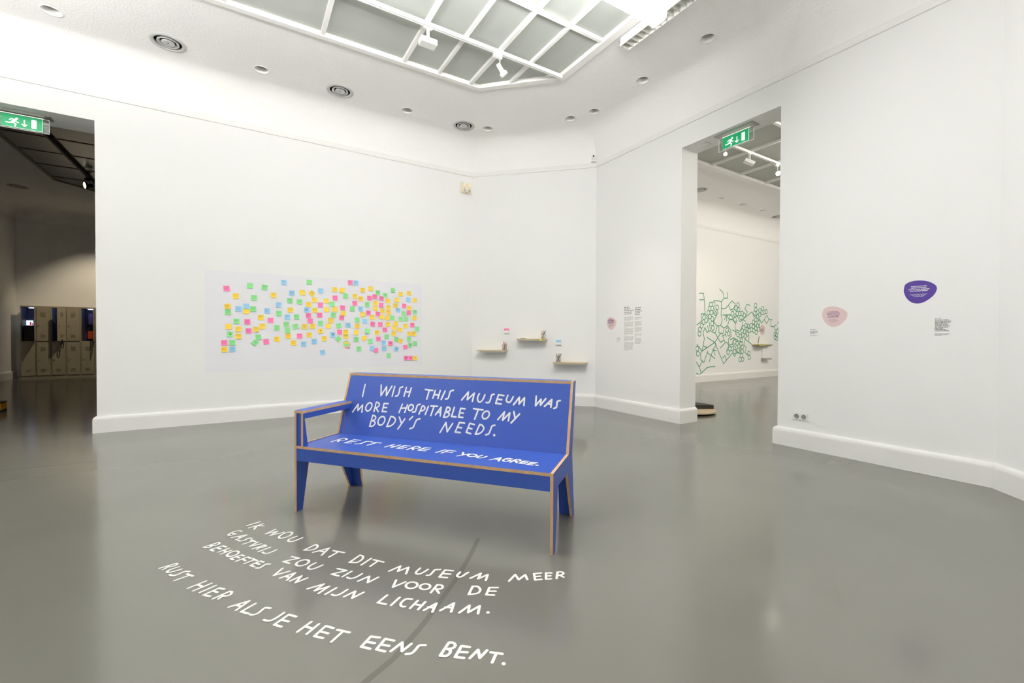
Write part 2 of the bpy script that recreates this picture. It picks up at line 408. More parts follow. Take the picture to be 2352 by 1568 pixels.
th, tmw = round_head('small round white track spotlight, right of two on the white track', hx, hy, hz, TEXT_AIM, lens=M_BULBDIM)
def spot(name, loc, target, power, col, size, blend, parent=None, radius=.03):
    l = bpy.data.lights.new(name, 'SPOT'); l.energy = power; l.color = col; l.spot_size = size; l.spot_blend = blend; l.shadow_soft_size = radius
    o = bpy.data.objects.new(name, l); COL.objects.link(o)
    o.matrix_world = Matrix.Translation(loc) @ (Vector(target) - Vector(loc)).normalized().to_track_quat('-Z', 'Y').to_matrix().to_4x4()
    if parent:
        mwx = o.matrix_world.copy(); o.parent = parent; o.matrix_parent_inverse = Matrix.Translation(parent.location).inverted(); o.matrix_world = mwx
    return o
_l = Vector((hx + .032, hy, hz - .15)); spot('spot_lamp', _l + (TEXT_AIM - _l).normalized() * .115, TEXT_AIM, P_SPOT_TEXT, (1, .86, .68), math.radians(36), .9, None)

def batten(label, x0, x1, y, z, m, w=.12, top=4.575, group='glowing ceiling battens', flare=.03, pendant=False, fill_uplight=None, under_strip=False):
    t = empty('batten_light', label, 'ceiling light', (x0, y, z), group=group)
    L = x1 - x0
    bm = bmesh.new()   # luminous trough: narrow underside, sides that lean outwards
    sec = [(-w / 2, 0), (w / 2, 0), (w / 2 + flare, top - z - .02), (-w / 2 - flare, top - z - .02)]
    A = [bm.verts.new((0, a, b)) for a, b in sec]; Bv = [bm.verts.new((L, a, b)) for a, b in sec]
    bm.faces.new(A); bm.faces.new(Bv)
    for i in range(4): bm.faces.new((A[i], A[(i + 1) % 4], Bv[(i + 1) % 4], Bv[i]))
    bmesh.ops.recalc_face_normals(bm, faces=bm.faces); link('diffuser', bm, m, t)
    bm = bmesh.new()
    if pendant:
        for xx in (.3, L - .3): box(bm, (xx, -.004, top - z - .021), (xx + .006, .004, CT - z + .02))
        box(bm, (0, -.02, top - z - .022), (L, .02, top - z - .0195))
    for xx in (-.006, L): box(bm, (xx, -w / 2 - flare - .004, 0), (xx + .006, w / 2 + flare + .004, top - z))
    if under_strip:
        bu = bmesh.new(); box(bu, (0, -w / 2, -.006), (L + .006, w / 2, -.0005)); bmesh.ops.recalc_face_normals(bu, faces=bu.faces); link('tube', bu, M_UNDERSTRIP, t)  # flat strip added on the underside to throw more light down
    if fill_uplight:
        bu = bmesh.new(); box(bu, (.35, -w / 2 - .02, top - z - .018), (L - .35, w / 2 + .02, top - z - .014)); bmesh.ops.recalc_face_normals(bu, faces=bu.faces); link('fill_uplight', bu, fill_uplight, t)  # glowing strip added on top to light the ceiling
    if not pendant: box(bm, (-.006, -w / 2 - flare - .004, top - z - .02), (L + .006, w / 2 + flare + .004, top - z))
    bmesh.ops.recalc_face_normals(bm, faces=bm.faces); link('housing', bm, M_WHITE, t)
    return t
batten('glowing white batten light crossing the top edge of the picture', .0, 3.18, 2.696, 4.0, M_LAMP, w=.12, top=4.27, flare=.02, pendant=True, fill_uplight=M_FILL_UPLOW, under_strip=True)
batten('added unseen batten light filling the room from past the left edge', -4.7, -1.7, 4.6, 3.70, M_FILL, top=3.92, w=.16, flare=.06, pendant=True, fill_uplight=M_FILL_UP)  # unseen fitting, added to lift the ceiling and left wall
batten('added unseen batten light filling the far end of the room', -6.6, -3.55, 2.985, 3.70, M_FILL, top=3.92, w=.16, flare=.06, pendant=True, fill_uplight=M_FILL_UP)  # out of view, put in for its fill and upward light

batten('added unseen batten light above the view, brightening the ceiling', -1.7, 1.15, 3.1, 3.80, M_FILL, w=.10, top=4.0, flare=.04, pendant=True, fill_uplight=M_FILL_UP)  # unseen pendant added to brighten the ceiling towards the corner

# unlit louvred fitting along the right edge of the laylight
t = empty('louvred_fitting', 'unlit white fluorescent fitting with a louvre grid, behind the glowing batten', 'ceiling light', (3.675, 0, 4.5))
Y1, Y0 = 3.67, 1.35
bm = bmesh.new()
box(bm, (0, Y0, 0), (.008, Y1, .0995)); box(bm, (.132, Y0, 0), (.14, Y1, .0995)); box(bm, (.002, Y0 + .002, .08), (.138, Y1 - .002, .099)); box(bm, (0, Y1 - .006, .03), (.14, Y1, .092)); box(bm, (0, Y0, 0), (.14, Y0 + .006, .092))
bmesh.ops.recalc_face_normals(bm, faces=bm.faces); link('housing', bm, M_WHITE, t)
k = 0
while Y1 - .004 - k * .078 > Y0:
    yy = Y1 - .004 - k * .078; k += 1
    bm = bmesh.new(); box(bm, (.008, yy - .005, 0), (.132, yy, .055)); bmesh.ops.recalc_face_normals(bm, faces=bm.faces); link('louvre_blade', bm, M_LOUV, t)

# ------------------------------------------------------------------ writing helpers
def catmull(pts, k=5):
    P = [Vector(p) for p in pts]
    if len(P) < 3: return P
    Q = [P[0] * 2 - P[1]] + P + [P[-1] * 2 - P[-2]]; out = []
    for i in range(1, len(Q) - 2):
        a, b, c, d = Q[i - 1], Q[i], Q[i + 1], Q[i + 2]
        for j in range(k):
            s = j / k
            out.append(.5 * ((2 * b) + (c - a) * s + (2 * a - 5 * b + 4 * c - d) * s * s + (3 * b - 3 * c + d - a) * s ** 3))
    out.append(P[-1]); return out
def stroke(bm, P, w, off=0.0, th=.0006):
    """flat ribbon with round joins along 2-D points P (local xy), at height off"""
    P = [Vector((p[0], p[1])) for p in P]
    h = off + th + len(bm.faces) * 1.5e-5
    for a, b in zip(P, P[1:]):
        d = b - a
        if d.length < 1e-7: continue
        d.normalize(); n = Vector((-d.y, d.x)) * (w / 2)
        bm.faces.new([bm.verts.new((q.x, q.y, h)) for q in (a - n, b - n, b + n, a + n)]); h += 1.5e-5
    for c in P:
        bm.faces.new([bm.verts.new((c.x + w / 2 * math.cos(t), c.y + w / 2 * math.sin(t), h)) for t in [2 * math.pi * i / 12 for i in range(12)]]); h += 1.5e-5
def E_(B, T, R):
    B, T, R = Vector(B), Vector(T), Vector(R); u = R - B; v = T - B
    return [[T + u * 1.0, T, B, R], [B + v * .5, B + v * .5 + u * .86]]
TILES = {'1': (800, 870, 9.046), '2': (1040, 880, 9.046), '3': (750, 990, 9.046), '4': (1000, 1010, 9.046),
         'a': (360, 1180, 7.84), 'b': (640, 1230, 7.84), 'c': (880, 1280, 5.3455), 'd': (500, 1350, 7.35), 'e': (800, 1430, 6.1895)}
def glyph_strokes(spec):
    """spec: 'tile|stroke;stroke' - a stroke is 'x,y x,y', 's x,y ...' smooth, 'o cx,cy ax,ay bx,by' ellipse, 'd x,y' dot,
    'B/R/D/P bx,by tx,ty rx,ry' bowl letters, 'E b t r'. Returns strokes in photo pixels and a dot flag."""
    tile, body = spec.split('|'); ox, oy, sc = TILES[tile]; out = []
    for s in body.split(';'):
        tk = s.split(); kind = 'p'
        if tk[0].isalpha(): kind = tk[0]; tk = tk[1:]
        P = [tuple(float(q) for q in c.split(',')) for c in tk]
        V = [Vector(p) for p in P]; S = []
        if kind == 'p': S = [(V, 0)]
        elif kind == 's': S = [(catmull(V), 0)]
        elif kind == 'd': S = [([V[0], V[0] + Vector((.5, .2))], 1)]
        elif kind == 'o':
            S = [([V[0] + V[1] * math.cos(a) + V[2] * math.sin(a) for a in [2 * math.pi * i / 28 for i in range(29)]], 0)]
        elif kind == 'E': S = [(q, 0) for q in E_(*V)]
        else:
            B, T, R = V; u = R - B; v = T - B; g = lambda L: [B + u * a + v * b for a, b in L]
            if kind == 'R': S = [(g([(0, 0), (0, 1)]), 0), (catmull(g([(0, 1), (.45, .98), (.85, .82), (.8, .6), (.45, .46), (.05, .42)])), 0), (g([(.25, .43), (1, 0)]), 0)]
            if kind == 'P': S = [(g([(0, 0), (0, 1)]), 0), (catmull(g([(0, 1), (.45, .98), (.95, .78), (.9, .55), (.5, .44), (.05, .42)])), 0)]
            if kind == 'B': S = [(g([(0, 0), (0, 1)]), 0), (catmull(g([(0, 1), (.4, .96), (.72, .8), (.62, .62), (.15, .5)])), 0), (catmull(g([(.15, .5), (.6, .46), (.9, .3), (.75, .1), (.45, .01), (0, 0)])), 0)]
            if kind == 'D': S = [(g([(0, 0), (0, 1)]), 0), (catmull(g([(0, 1), (.45, .93), (.9, .72), (1.02, .48), (.85, .2), (.45, .03), (0, 0)])), 0)]
        out += [([(ox + q.x / sc, oy + q.y / sc) for q in L], f) for L, f in S]
    return out
def lettering(name, words, plane, inv, w, m, parent, dot=1.5):
    """one mesh per letter, laid on plane=(n,d); inv maps world to the surface's own xy"""
    for word in words:
        for sp in word:
            bm = bmesh.new()
            for L, f in glyph_strokes(sp):
                pts = [inv @ hit(x, y, *plane) for x, y in L]
                stroke(bm, [(p.x, p.y) for p in pts], w * (dot if f else 1))
            yield bm

# ------------------------------------------------------------------ the blue bench
e_a = Vector((.63547358, -.77212262, 0)); e_b = Vector((.77212262, .63547358, 0)); B0 = Vector((.296, 3.303, 0))
MB = Matrix((e_a, e_b, Vector((0, 0, 1)))).transposed().to_4x4(); MB.translation = B0
bench = empty('plywood_bench', 'blue plywood bench with one armrest and white hand lettering on back and seat', 'bench', mw=MB)
TH = .018
bz = lambda a0, a1: (lambda u, v, d: (d, u, v))
def board(name, rings, a0, a1, cap=0, side=1, parent=bench):
    bm = bmesh.new(); poly_extrude(bm, rings, lambda u, v, d: (d, u, v), a0, a1, cap, side)
    return link(name, bm, [M_BLUE, M_PLY], parent)
# side with the post for the armrest
board('side_panel', [[(0, 0), (0, .672), (.481, .672), (.555, .90), (.634, .90), (.523, .43), (.60, 0), (.543, 0), (.385, .338), (.115, .347), (.053, 0)],
                     [(.018, .635), (.036, .452), (.411, .452), (.4695, .635)]], 0, TH)
board('side_panel', [[(0, 0), (0, .449), (.41, .45), (.555, .90), (.634, .90), (.523, .43), (.60, 0), (.543, 0), (.385, .338), (.115, .347), (.053, 0)]], 1.8 - TH, 1.8)
bm = bmesh.new()
def plank(bm, lo, hi, edge_axes):
    """box whose faces along edge_axes ('+x' etc) show the plywood edge"""
    vs = box(bm, lo, hi)
    fs = bm.faces[:] if False else list(bm.faces)[-6:]
    names = ['-x', '+x', '-y', '+y', '-z', '+z']
    for f, nme in zip(fs, names): f.material_index = 1 if nme in edge_axes else 0
plank(bm, (TH, 0, .432), (1.8 - TH, .425, .45), ('-y', '+y')); bmesh.ops.recalc_face_normals(bm, faces=bm.faces)
seat = link('seat', bm, [M_BLUE, M_PLY], bench)
bm = bmesh.new(); plank(bm, (TH, .0015, .348), (1.8 - TH, .0195, .432), ('-z',)); bmesh.ops.recalc_face_normals(bm, faces=bm.faces)
link('front_apron', bm, [M_BLUE, M_PLY], bench)
# leaning back: front face from (.412,.45) to (.551,.882)
bm = bmesh.new()
poly_extrude(bm, [[(.412, .45), (.551, .882), (.569, .882), (.43, .444)]], lambda u, v, d: (d, u, v), TH, 1.8 - TH, 1, 0)
back = link('backrest', bm, [M_BLUE, M_PLY], bench)
bm = bmesh.new(); plank(bm, (TH, .551, .882), (1.8 - TH, .634, .90), ('-y', '+y')); bmesh.ops.recalc_face_normals(bm, faces=bm.faces)
link('top_rail', bm, [M_BLUE, M_PLY], bench)
bm = bmesh.new(); poly_extrude(bm, [[(.506, .43), (.523, .43), (.629, .882), (.611, .882)]], lambda u, v, d: (d, u, v), TH, 1.8 - TH, 1, 0)
link('rear_panel', bm, [M_BLUE, M_PLY], bench)
for a0, a1 in ((TH, .098), (1.8 - .098, 1.8 - TH)):
    bm = bmesh.new(); poly_extrude(bm, [[(.580, 0), (.598, 0), (.523, .43), (.505, .43)]], lambda u, v, d: (d, u, v), a0, a1, 1, 0)
    link('rear_leg', bm, [M_BLUE, M_PLY], bench)
bm = bmesh.new(); plank(bm, (TH, .50, .40), (1.8 - TH, .512, .432), ('-z',)); bmesh.ops.recalc_face_normals(bm, faces=bm.faces); link('rear_rail', bm, [M_BLUE, M_PLY], bench)
# armrest: top board, inner frame and front filler
bm = bmesh.new(); poly_extrude(bm, [[(0, 0), (.075, 0), (.075, .486), (0, .486)]], lambda u, v, d: (u, v, d), .672, .69, 0, 1)
arm = link('armrest', bm, [M_BLUE, M_PLY], bench)
board('arm_frame', [[(0, .45), (0, .672), (.481, .672), (.468, .635), (.014, .635), (.042, .45)]], .057, .075, parent=arm)
bm = bmesh.new(); plank(bm, (TH, .006, .45), (.057, .02, .672), ()); bmesh.ops.recalc_face_normals(bm, faces=bm.faces); link('arm_front', bm, [M_BLUE, M_PLY], arm)

# lettering on the back
nb = (MB.to_3x3() @ Vector((0, -.432, .139))).normalized(); pb0 = MB @ Vector((0, .412, .45)); pb0 = pb0 + nb * .0006
vb = (MB.to_3x3() @ Vector((0, .139, .432))).normalized()
MBK = Matrix((e_a, vb, nb)).transposed().to_4x4(); MBK.translation = pb0
BACK_WORDS = [
 ['1|352,115 296,365'],
 ['1|685,125 680,345 798,160 792,345 908,150', '1|968,155 912,358', '1|s 1133,165 1075,190 1060,270 1030,340 985,358', '1|1208,178 1158,358;1310,185 1255,365;1185,265 1285,270'],
 ['1|1600,218 1755,240;1685,232 1630,420', '1|1808,240 1758,398;1912,242 1862,405;1782,325 1888,335', '1|2012,252 1930,425', '1|s 2185,235 2120,260 2098,340 2070,405 2022,418'],
 ['2|185,345 325,180 302,340 448,205 408,375', '2|s 552,215 515,300 530,375 580,385 630,330 668,240', '2|s 858,228 810,245 790,310 755,395 695,400', '2|E 893,415 950,240 1005,430',
  '2|s 1145,250 1115,335 1130,385 1180,395 1220,350 1255,280', '2|1262,445 1385,290 1378,430 1490,300 1478,460'],
 ['2|1735,268 1720,465 1835,330 1822,452 1932,320', '2|1905,480 2058,335 2038,495;1975,425 2045,440', '2|s 2232,360 2175,375 2165,430 2150,500 2100,522'],
 ['1|90,688 205,525 200,655 300,540 282,692', '1|o 428,580 62,-8 20,-85', '1|R 535,675 582,485 622,680', '1|E 705,675 745,508 790,680'],
 ['1|1125,525 1055,697;1232,535 1172,695;1092,610 1205,605', '1|o 1300,595 52,-6 10,-62', '1|s 1492,525 1440,545 1415,610 1390,680 1335,688', '1|P 1468,730 1540,560 1540,738', '1|1665,570 1598,738',
  '1|1715,562 1855,568;1782,570 1715,762', '1|1810,745 1930,585 1910,770;1845,695 1920,690', '1|B 1980,795 2055,585 2090,800', '1|2205,588 2145,778 2238,788', '2|E 120,700 165,520 210,710'],
 ['2|430,525 628,555;530,545 455,745', '2|o 688,658 70,0 22,-80'],
 ['2|935,755 1075,595 1035,765 1185,615 1155,780', '2|1268,590 1295,725;1388,637 1212,822'],
 ['1|B 445,980 510,755 550,985', '1|o 690,870 70,-8 18,-90', '1|D 800,990 885,778 930,985', '1|1062,792 1098,905;1175,830 1030,1040', '1|1338,783 1270,848', '1|s 1490,828 1430,845 1395,900 1350,1000 1280,1035'],
 ['1|1905,1112 2030,905 2055,1095 2170,925', '2|E 50,1010 140,812 155,1025', '2|E 280,1018 355,830 372,1045', '2|D 470,1055 560,855 590,1062', '2|s 875,870 815,890 785,965 745,1050 685,1070', '2|d 862,1077']]
bk = back
for bm in lettering('word', BACK_WORDS, (nb, nb.dot(pb0)), MBK.inverted(), .0118, M_LETTER, back):
    link('letter', bm, M_LETTER, back, MB.inverted() @ MBK)
SEAT_WORDS = [
 ['3|100,220 330,150;s 300,158 360,148 418,160 400,182 330,190 215,189;275,188 235,222', '3|700,188 570,178 375,242 510,247;460,213 610,217', '3|s 935,215 830,215 770,235 700,262 590,265', '3|945,228 1130,248;1040,240 850,292'],
 ['3|1405,275 1215,330;1535,288 1340,342;1310,302 1435,318', '3|1745,310 1620,298 1460,358 1590,367;1540,328 1655,338', '3|1670,382 1850,318;s 1830,324 1880,318 1935,335 1920,355 1850,358 1755,352;1775,352 1800,388', '3|2165,350 2045,342 1905,398 2060,410;1980,370 2130,380'],
 ['4|15,262 210,205', '4|420,235 280,215 130,275;215,248 350,262'],
 ['4|580,262 570,310;700,290 455,335', '4|o 765,325 90,6 20,-26', '4|s 975,320 880,352 865,370 920,379 1000,368 1065,345'],
 ['4|1130,415 1360,370 1310,440;1230,398 1320,412', '4|s 1595,398 1510,385 1420,415 1415,445 1480,450 1545,435 1560,425;1505,420 1560,424', '4|1560,463 1690,402;s 1680,405 1730,405 1770,422 1750,440 1640,438;1670,440 1690,478',
  '4|1945,445 1845,438 1745,485 1860,497;1800,462 1905,470', '4|2110,475 2000,468 1905,510 2010,522;1955,490 2060,498', '4|d 2112,527']]
MST = MB @ Matrix.Translation((0, 0, .4504))
for bm in lettering('word', SEAT_WORDS, (Vector((0, 0, 1)), .4504), MST.inverted(), .0145, M_LETTER, seat):
    link('letter', bm, M_LETTER, seat, Matrix.Translation((0, 0, .4504)))

# ------------------------------------------------------------------ lettering on the floor
FL = [
 ('white floor lettering, first line of the Dutch text, nearest the bench', [
  ['a|1862,140 1620,212', 'a|1918,177 1660,252;1928,216 1800,214;1800,214 1755,276'],
  ['a|2140,275 1960,360 2175,312 2045,388 2290,330', 'a|o 2320,385 118,-48 32,28', 'b|s 325,12 200,60 170,95 230,108 310,85 425,40'],
  ['b|455,260 665,160;s 665,160 700,180 690,215 630,250 545,262 455,260', 'b|620,300 910,222 775,350;740,272 820,290', 'b|985,270 1180,305;1075,290 905,385'],
  ['b|1275,480 1465,350;s 1465,350 1520,375 1500,430 1420,480 1340,485 1275,480', 'b|1665,410 1485,528', 'b|1708,432 1890,475;1790,455 1650,550'],
  ['c|72,168 212,105 182,170 312,120 282,200', 'c|s 455,132 405,180 415,203 450,203 500,180 550,148', 'c|s 702,148 640,152 610,180 575,215 535,220', 'c|858,163 760,155 690,240 785,248;725,198 825,205',
   'c|s 945,180 910,220 925,240 965,235 1010,205 1045,185', 'c|1070,255 1200,195 1165,262 1285,210 1260,282'],
  ['c|1545,290 1622,210 1665,272 1745,212 1770,270', 'c|1940,190 1852,200 1866,277 1945,268;1860,236 1930,230', 'c|2068,190 2000,190 2000,265 2062,262;2000,228 2055,225', 'c|2130,258 2142,180;s 2142,180 2190,178 2215,195 2190,215 2140,222;2165,218 2215,243']]),
 ('white floor lettering, second line of the Dutch text', [
  ['a|s 1535,318 1480,305 1380,325 1295,370 1300,388 1350,385 1415,365;1370,352 1420,366', 'a|1350,425 1625,378 1425,465;1468,407 1515,425', 'a|s 1715,440 1650,440 1580,475 1500,490 1465,475', 'a|1700,468 1775,500;1735,483 1550,545',
   'a|1820,508 1675,582 1875,540', 'a|1725,628 1945,560;s 1930,560 1965,570 1945,590 1850,606;1855,605 1800,640', 'a|2040,602 1830,678', 'a|s 2155,648 2060,690 1970,715 1925,705 1905,688'],
  ['b|235,378 370,405 80,465 195,498', 'b|o 430,490 112,-38 30,40', 'b|s 665,490 560,545 530,590 590,605 680,580 795,530'],
  ['b|1058,592 1225,628 955,692 1080,725', 'b|1315,640 1150,738', 'b|s 1500,688 1400,745 1320,770 1270,768 1235,752', 'b|1430,818 1630,730 1605,845 1795,748'],
  ['c|160,278 120,365 275,300', 'c|o 350,342 70,-14 14,36', 'c|o 515,360 62,-10 12,33', 'c|585,432 665,335;s 660,338 710,340 732,360 710,385 640,388;650,388 685,440'],
  ['c|1050,455 1100,355;s 1100,355 1160,358 1192,395 1170,435 1110,450 1050,455', 'c|1408,370 1305,370 1265,458 1362,462;1285,415 1382,415']]),
 ('white floor lettering, third line of the Dutch text', [
  ['a|850,595 1105,515;s 1105,515 1132,525 1110,550 1050,568 985,570;s 985,573 965,600 900,612 845,603', 'a|1250,595 1190,575 965,645 1025,668;1090,612 1150,632', 'a|1300,620 1100,690;1345,655 1150,722;1203,652 1255,688',
   'a|o 1370,720 102,-38 28,30', 'a|1575,757 1525,738 1330,802 1380,825;1440,772 1490,792', 'a|1690,797 1635,775 1430,850;1550,810 1595,842', 'a|1730,805 1805,842;1770,822 1580,895', 'a|1925,868 1865,848 1685,925 1755,952;1780,885 1850,908', 'a|s 2040,905 1975,905 1910,940 1850,975 1785,975'],
  ['b|70,588 -85,715 200,640', 'b|20,765 300,668 150,800;125,735 205,752', 'b|205,815 410,725 305,845 515,762'],
  ['b|520,955 815,870 650,990 910,912 720,1038', 'b|1040,940 840,1055', 'b|s 1240,970 1130,1040 1050,1075 990,1075 960,1060', 'b|1175,1100 1380,1000 1325,1125 1530,1020'],
  ['b|1955,1070 1785,1205 1930,1235', 'b|2180,1110 2025,1252', 'c|s 355,512 280,512 220,560 225,600 270,605', 'c|425,530 330,625;518,545 430,638;385,575 480,590', 'c|500,648 655,562 605,668;555,608 625,620',
   'c|700,652 870,560 835,668;765,610 848,618', 'c|935,678 1060,588 1045,675 1185,595 1165,690', 'c|d 1287,675']]),
 ('white floor lettering, last and largest line, nearest the camera', [
  ['a|50,980 350,892;s 345,895 370,900 350,925 290,945 215,955;215,952 115,1005', 'a|s 400,950 230,1010 185,1045 230,1055 330,1030 445,998', 'a|s 590,1040 510,1038 440,1065 350,1105 280,1112 235,1095', 'a|545,1080 650,1120;590,1105 320,1200'],
  ['a|885,1210 565,1337;985,1250 660,1385;745,1275 820,1310', 'a|1065,1290 775,1415', 'a|1215,1355 1120,1335 845,1460 960,1485;1020,1388 1095,1412', 'a|1010,1528 1310,1395;s 1305,1398 1350,1405 1330,1450 1270,1475 1180,1480;1190,1478 1110,1535'],
  ['d|190,322 535,218 310,378;330,292 400,315', 'd|640,263 395,400 515,432', 'd|s 888,345 810,335 760,365 680,430 600,455 548,450'],
  ['d|s 1120,418 1000,500 900,550 830,555 780,540', 'd|1325,485 1200,450 955,620 1075,655;1085,540 1200,570'],
  ['d|1580,572 1345,740;1710,608 1505,775;1475,650 1600,685', 'd|1955,680 1825,642 1630,815 1775,848;1735,735 1865,770', 'd|2020,705 2225,752;2120,730 1920,908'],
  ['e|445,210 320,195 185,340 310,370;250,270 375,290', 'e|650,255 525,228 400,378 520,408;460,308 580,330', 'e|605,403 765,280 765,405 895,300', 'e|s 1095,318 1010,325 960,380 900,435 820,445'],
  ['e|1305,468 1430,282;s 1430,282 1490,285 1520,320 1490,360 1400,375;s 1400,375 1450,395 1440,440 1390,475 1305,470', 'e|1725,345 1610,330 1518,488 1645,500;1565,415 1690,420', 'e|1728,503 1845,385 1870,500 1972,392', 'e|2025,420 2190,442;2105,432 2045,565', 'e|d 2208,582']])]
for (lab, words), cen in zip(FL, ((900, 1290), (850, 1330), (800, 1330), (780, 1440))):
    c = flo(*cen); t = empty('floor_lettering', lab, 'lettering', (c.x, c.y, 0), group='lines of lettering on the floor')
    MW = Matrix.Translation((c.x, c.y, .0004))
    for bm in lettering('word', words, (Vector((0, 0, 1)), .0004), MW.inverted(), .0125, M_FLETTER, t, 1.3):
        link('letter', bm, M_FLETTER, t, Matrix.Translation((0, 0, .0004)))
# joint lines in the floor
M_SEAM = mat('dark_floor_joint', (.122, .117, .102, 1), .2)
def floor_line(lab, pts, w, name='floor_joint'):
    c = flo(*pts[len(pts) // 2]); bm = bmesh.new()
    stroke(bm, [((flo(*p) - c).x, (flo(*p) - c).y) for p in pts], w, 0, .0003)
    return tag(link(name, bm, M_SEAM, mw=Matrix.Translation(c)), kind='structure')
floor_line('', [(660, 1700), (822, 1580), (905, 1511), (978, 1426), (1054, 1320), (1080, 1275), (1098, 1238)], .026, 'trim_2')
floor_line('', [(-60, 1086), (215, 1060)], .006, 'trim_3')

# ------------------------------------------------------------------ sticky notes
MWL = Matrix(((1, 0, 0), (0, 0, -1), (0, 1, 0))).to_4x4()       # x along wall, y up, z into the room (left wall)
px0 = hit(470, 618.8, (0, 1, 0), DL); px1 = hit(969, 842, (0, 1, 0), DL)
bm = bmesh.new(); box(bm, (0, 0, .0003), (px1.x - px0.x, 2.07 - .688, .0022)); bmesh.ops.recalc_face_normals(bm, faces=bm.faces)
mw = MWL.copy(); mw.translation = (px0.x, DL, .688)
tag(link('notice_panel', bm, M_PANEL, mw=mw), 'large cool white sheet on the left wall carrying all the sticky notes', 'wall panel')
NC = {'P': ('pink', srgb(250, 124, 178)), 'G': ('green', srgb(140, 221, 142)), 'Y': ('yellow', srgb(250, 212, 72)), 'B': ('blue', srgb(152, 205, 240))}
NM = {k: mat(v[0] + '_note_paper', v[1], .7) for k, v in NC.items()}
NOTES = """P273,281,-4w G515,253,4 G668,270,6w B869,219,0w G1131,216,0 P1558,220,0w B1616,224,0w Y369,360,-2w G558,378,3w Y762,351,0w B951,330,0w Y1061,325,-8 Y1160,332,45w B1250,306,0 Y1398,293,2w Y1475,302,0
Y1688,299,2w Y1771,285,2 G1844,325,0w G2001,300,3w G1920,351,4f Y2083,340,3w Y2166,331,0w Y284,467,-4w G287,527,5w B398,491,0w Y480,517,0 B480,467,0 G548,494,-2w B695,514,0w B815,451,0w G930,407,0w G1029,420,2w
Y1187,401,2w Y1126,448,2w P1249,452,0 Y1308,411,0 G1369,444,4 P1400,380,-4 G1509,358,0 Y1606,362,4w Y1668,388,0w P1757,381,0w P1812,366,3w P1881,386,3w Y1948,411,0w Y2043,401,0 B2160,399,3 Y2227,405,0
Y937,505,0w B1105,504,0f Y1190,508,-6w Y1312,502,0 Y1398,499,0 P1478,482,3w P1604,435,-5 G1733,448,3w Y1817,433,2w P1878,455,3 Y2024,458,0w P2117,462,8w Y2171,484,2w G817,541,0 B903,578,0w G999,576,-2w P1124,563,0w
P1241,558,-4w G1382,558,3w P1469,585,6w Y1484,540,2 G1579,492,0 B1664,494,3w Y1817,489,2 Y1890,513,4w Y1954,480,2w Y1954,531,0w B2053,508,4w G2113,540,3 P2164,534,3 G2228,527,4w Y629,582,0w P730,611,0 Y1686,551,-3
P1746,535,3w P1843,546,3w Y1786,580,3w Y1881,576,3 Y1941,588,5 G1993,586,3 G377,622,0w P489,627,0w P1142,619,2 Y1354,614,0w G1249,642,-2w G1630,606,0 B1709,621,2 G2082,598,0 G2137,598,0 Y2224,587,0w Y293,678,0
Y395,702,0w P502,722,2w Y580,705,5w Y646,674,2w G795,688,2w G894,655,-4w G989,676,-12w Y1082,677,3w Y1168,674,0w Y1329,671,0 G1437,667,-10 B1534,661,0w Y1631,670,2w P1790,651,10w P1869,656,0 Y1949,654,2w Y2030,645,3w
Y2131,672,0w P2202,661,0w G2252,700,2 G307,757,6f Y395,777,0w G603,786,-4w G570,845,40w P685,834,-8w Y797,807,0w G907,717,6 Y915,776,-3w P1031,775,-2 Y1132,764,2w Y1249,723,0f P1446,734,0 B1374,762,0f Y1510,778,0w
Y1510,733,0w Y1619,738,2 G1734,722,8c Y1836,740,2w P1916,711,0 Y2015,693,0 Y2074,711,0 Y2008,752,6w Y2171,752,0w Y2219,751,3w G1435,805,40 G1621,810,2w Y1702,797,0 G1765,831,-5 P1850,805,0w G1937,781,3 G2036,810,2w
Y2078,826,20w G2167,808,0 P249,845,0w G332,843,0w Y251,914,-2w B335,912,-3w Y968,845,0w B1072,858,0w B1183,831,0w Y1287,801,0w P1532,876,8 B1528,868,4 Y1521,862,2 G1514,853,0 G1648,907,-2w B1783,904,3 P1824,923,0 B1904,845,0w
P1975,852,0f B1908,905,3w B2035,909,12f G1957,976,-5 P2128,891,-5 G2177,869,10f G2231,853,0 B1271,947,-4w P2135,1004,0f P2182,1004,0f Y2230,1005,3w"""
NS = .072
def note_z(u, v, c):      # a slight curl away from the wall towards the bottom edge
    s = max(0, (.5 - v) / 1.0)
    return .0008 + c * s * s
def note_mesh(mt, curl):
    bm = bmesh.new(); n = 5; g = [[bm.verts.new(((i / n - .5) * NS, (j / n - .5) * NS, note_z(i / n - .5, j / n - .5, curl))) for i in range(n + 1)] for j in range(n + 1)]
    for j in range(n):
        for i in range(n): bm.faces.new((g[j][i], g[j][i + 1], g[j + 1][i + 1], g[j + 1][i]))
    me = bpy.data.meshes.new('sticky_note'); bm.to_mesh(me); bm.free(); me.materials.append(mt)
    for p in me.polygons: p.use_smooth = True
    return me
CURL = .010
NMESH = {k: note_mesh(NM[k], CURL) for k in NC}; NMESHC = note_mesh(NM['G'], .035)
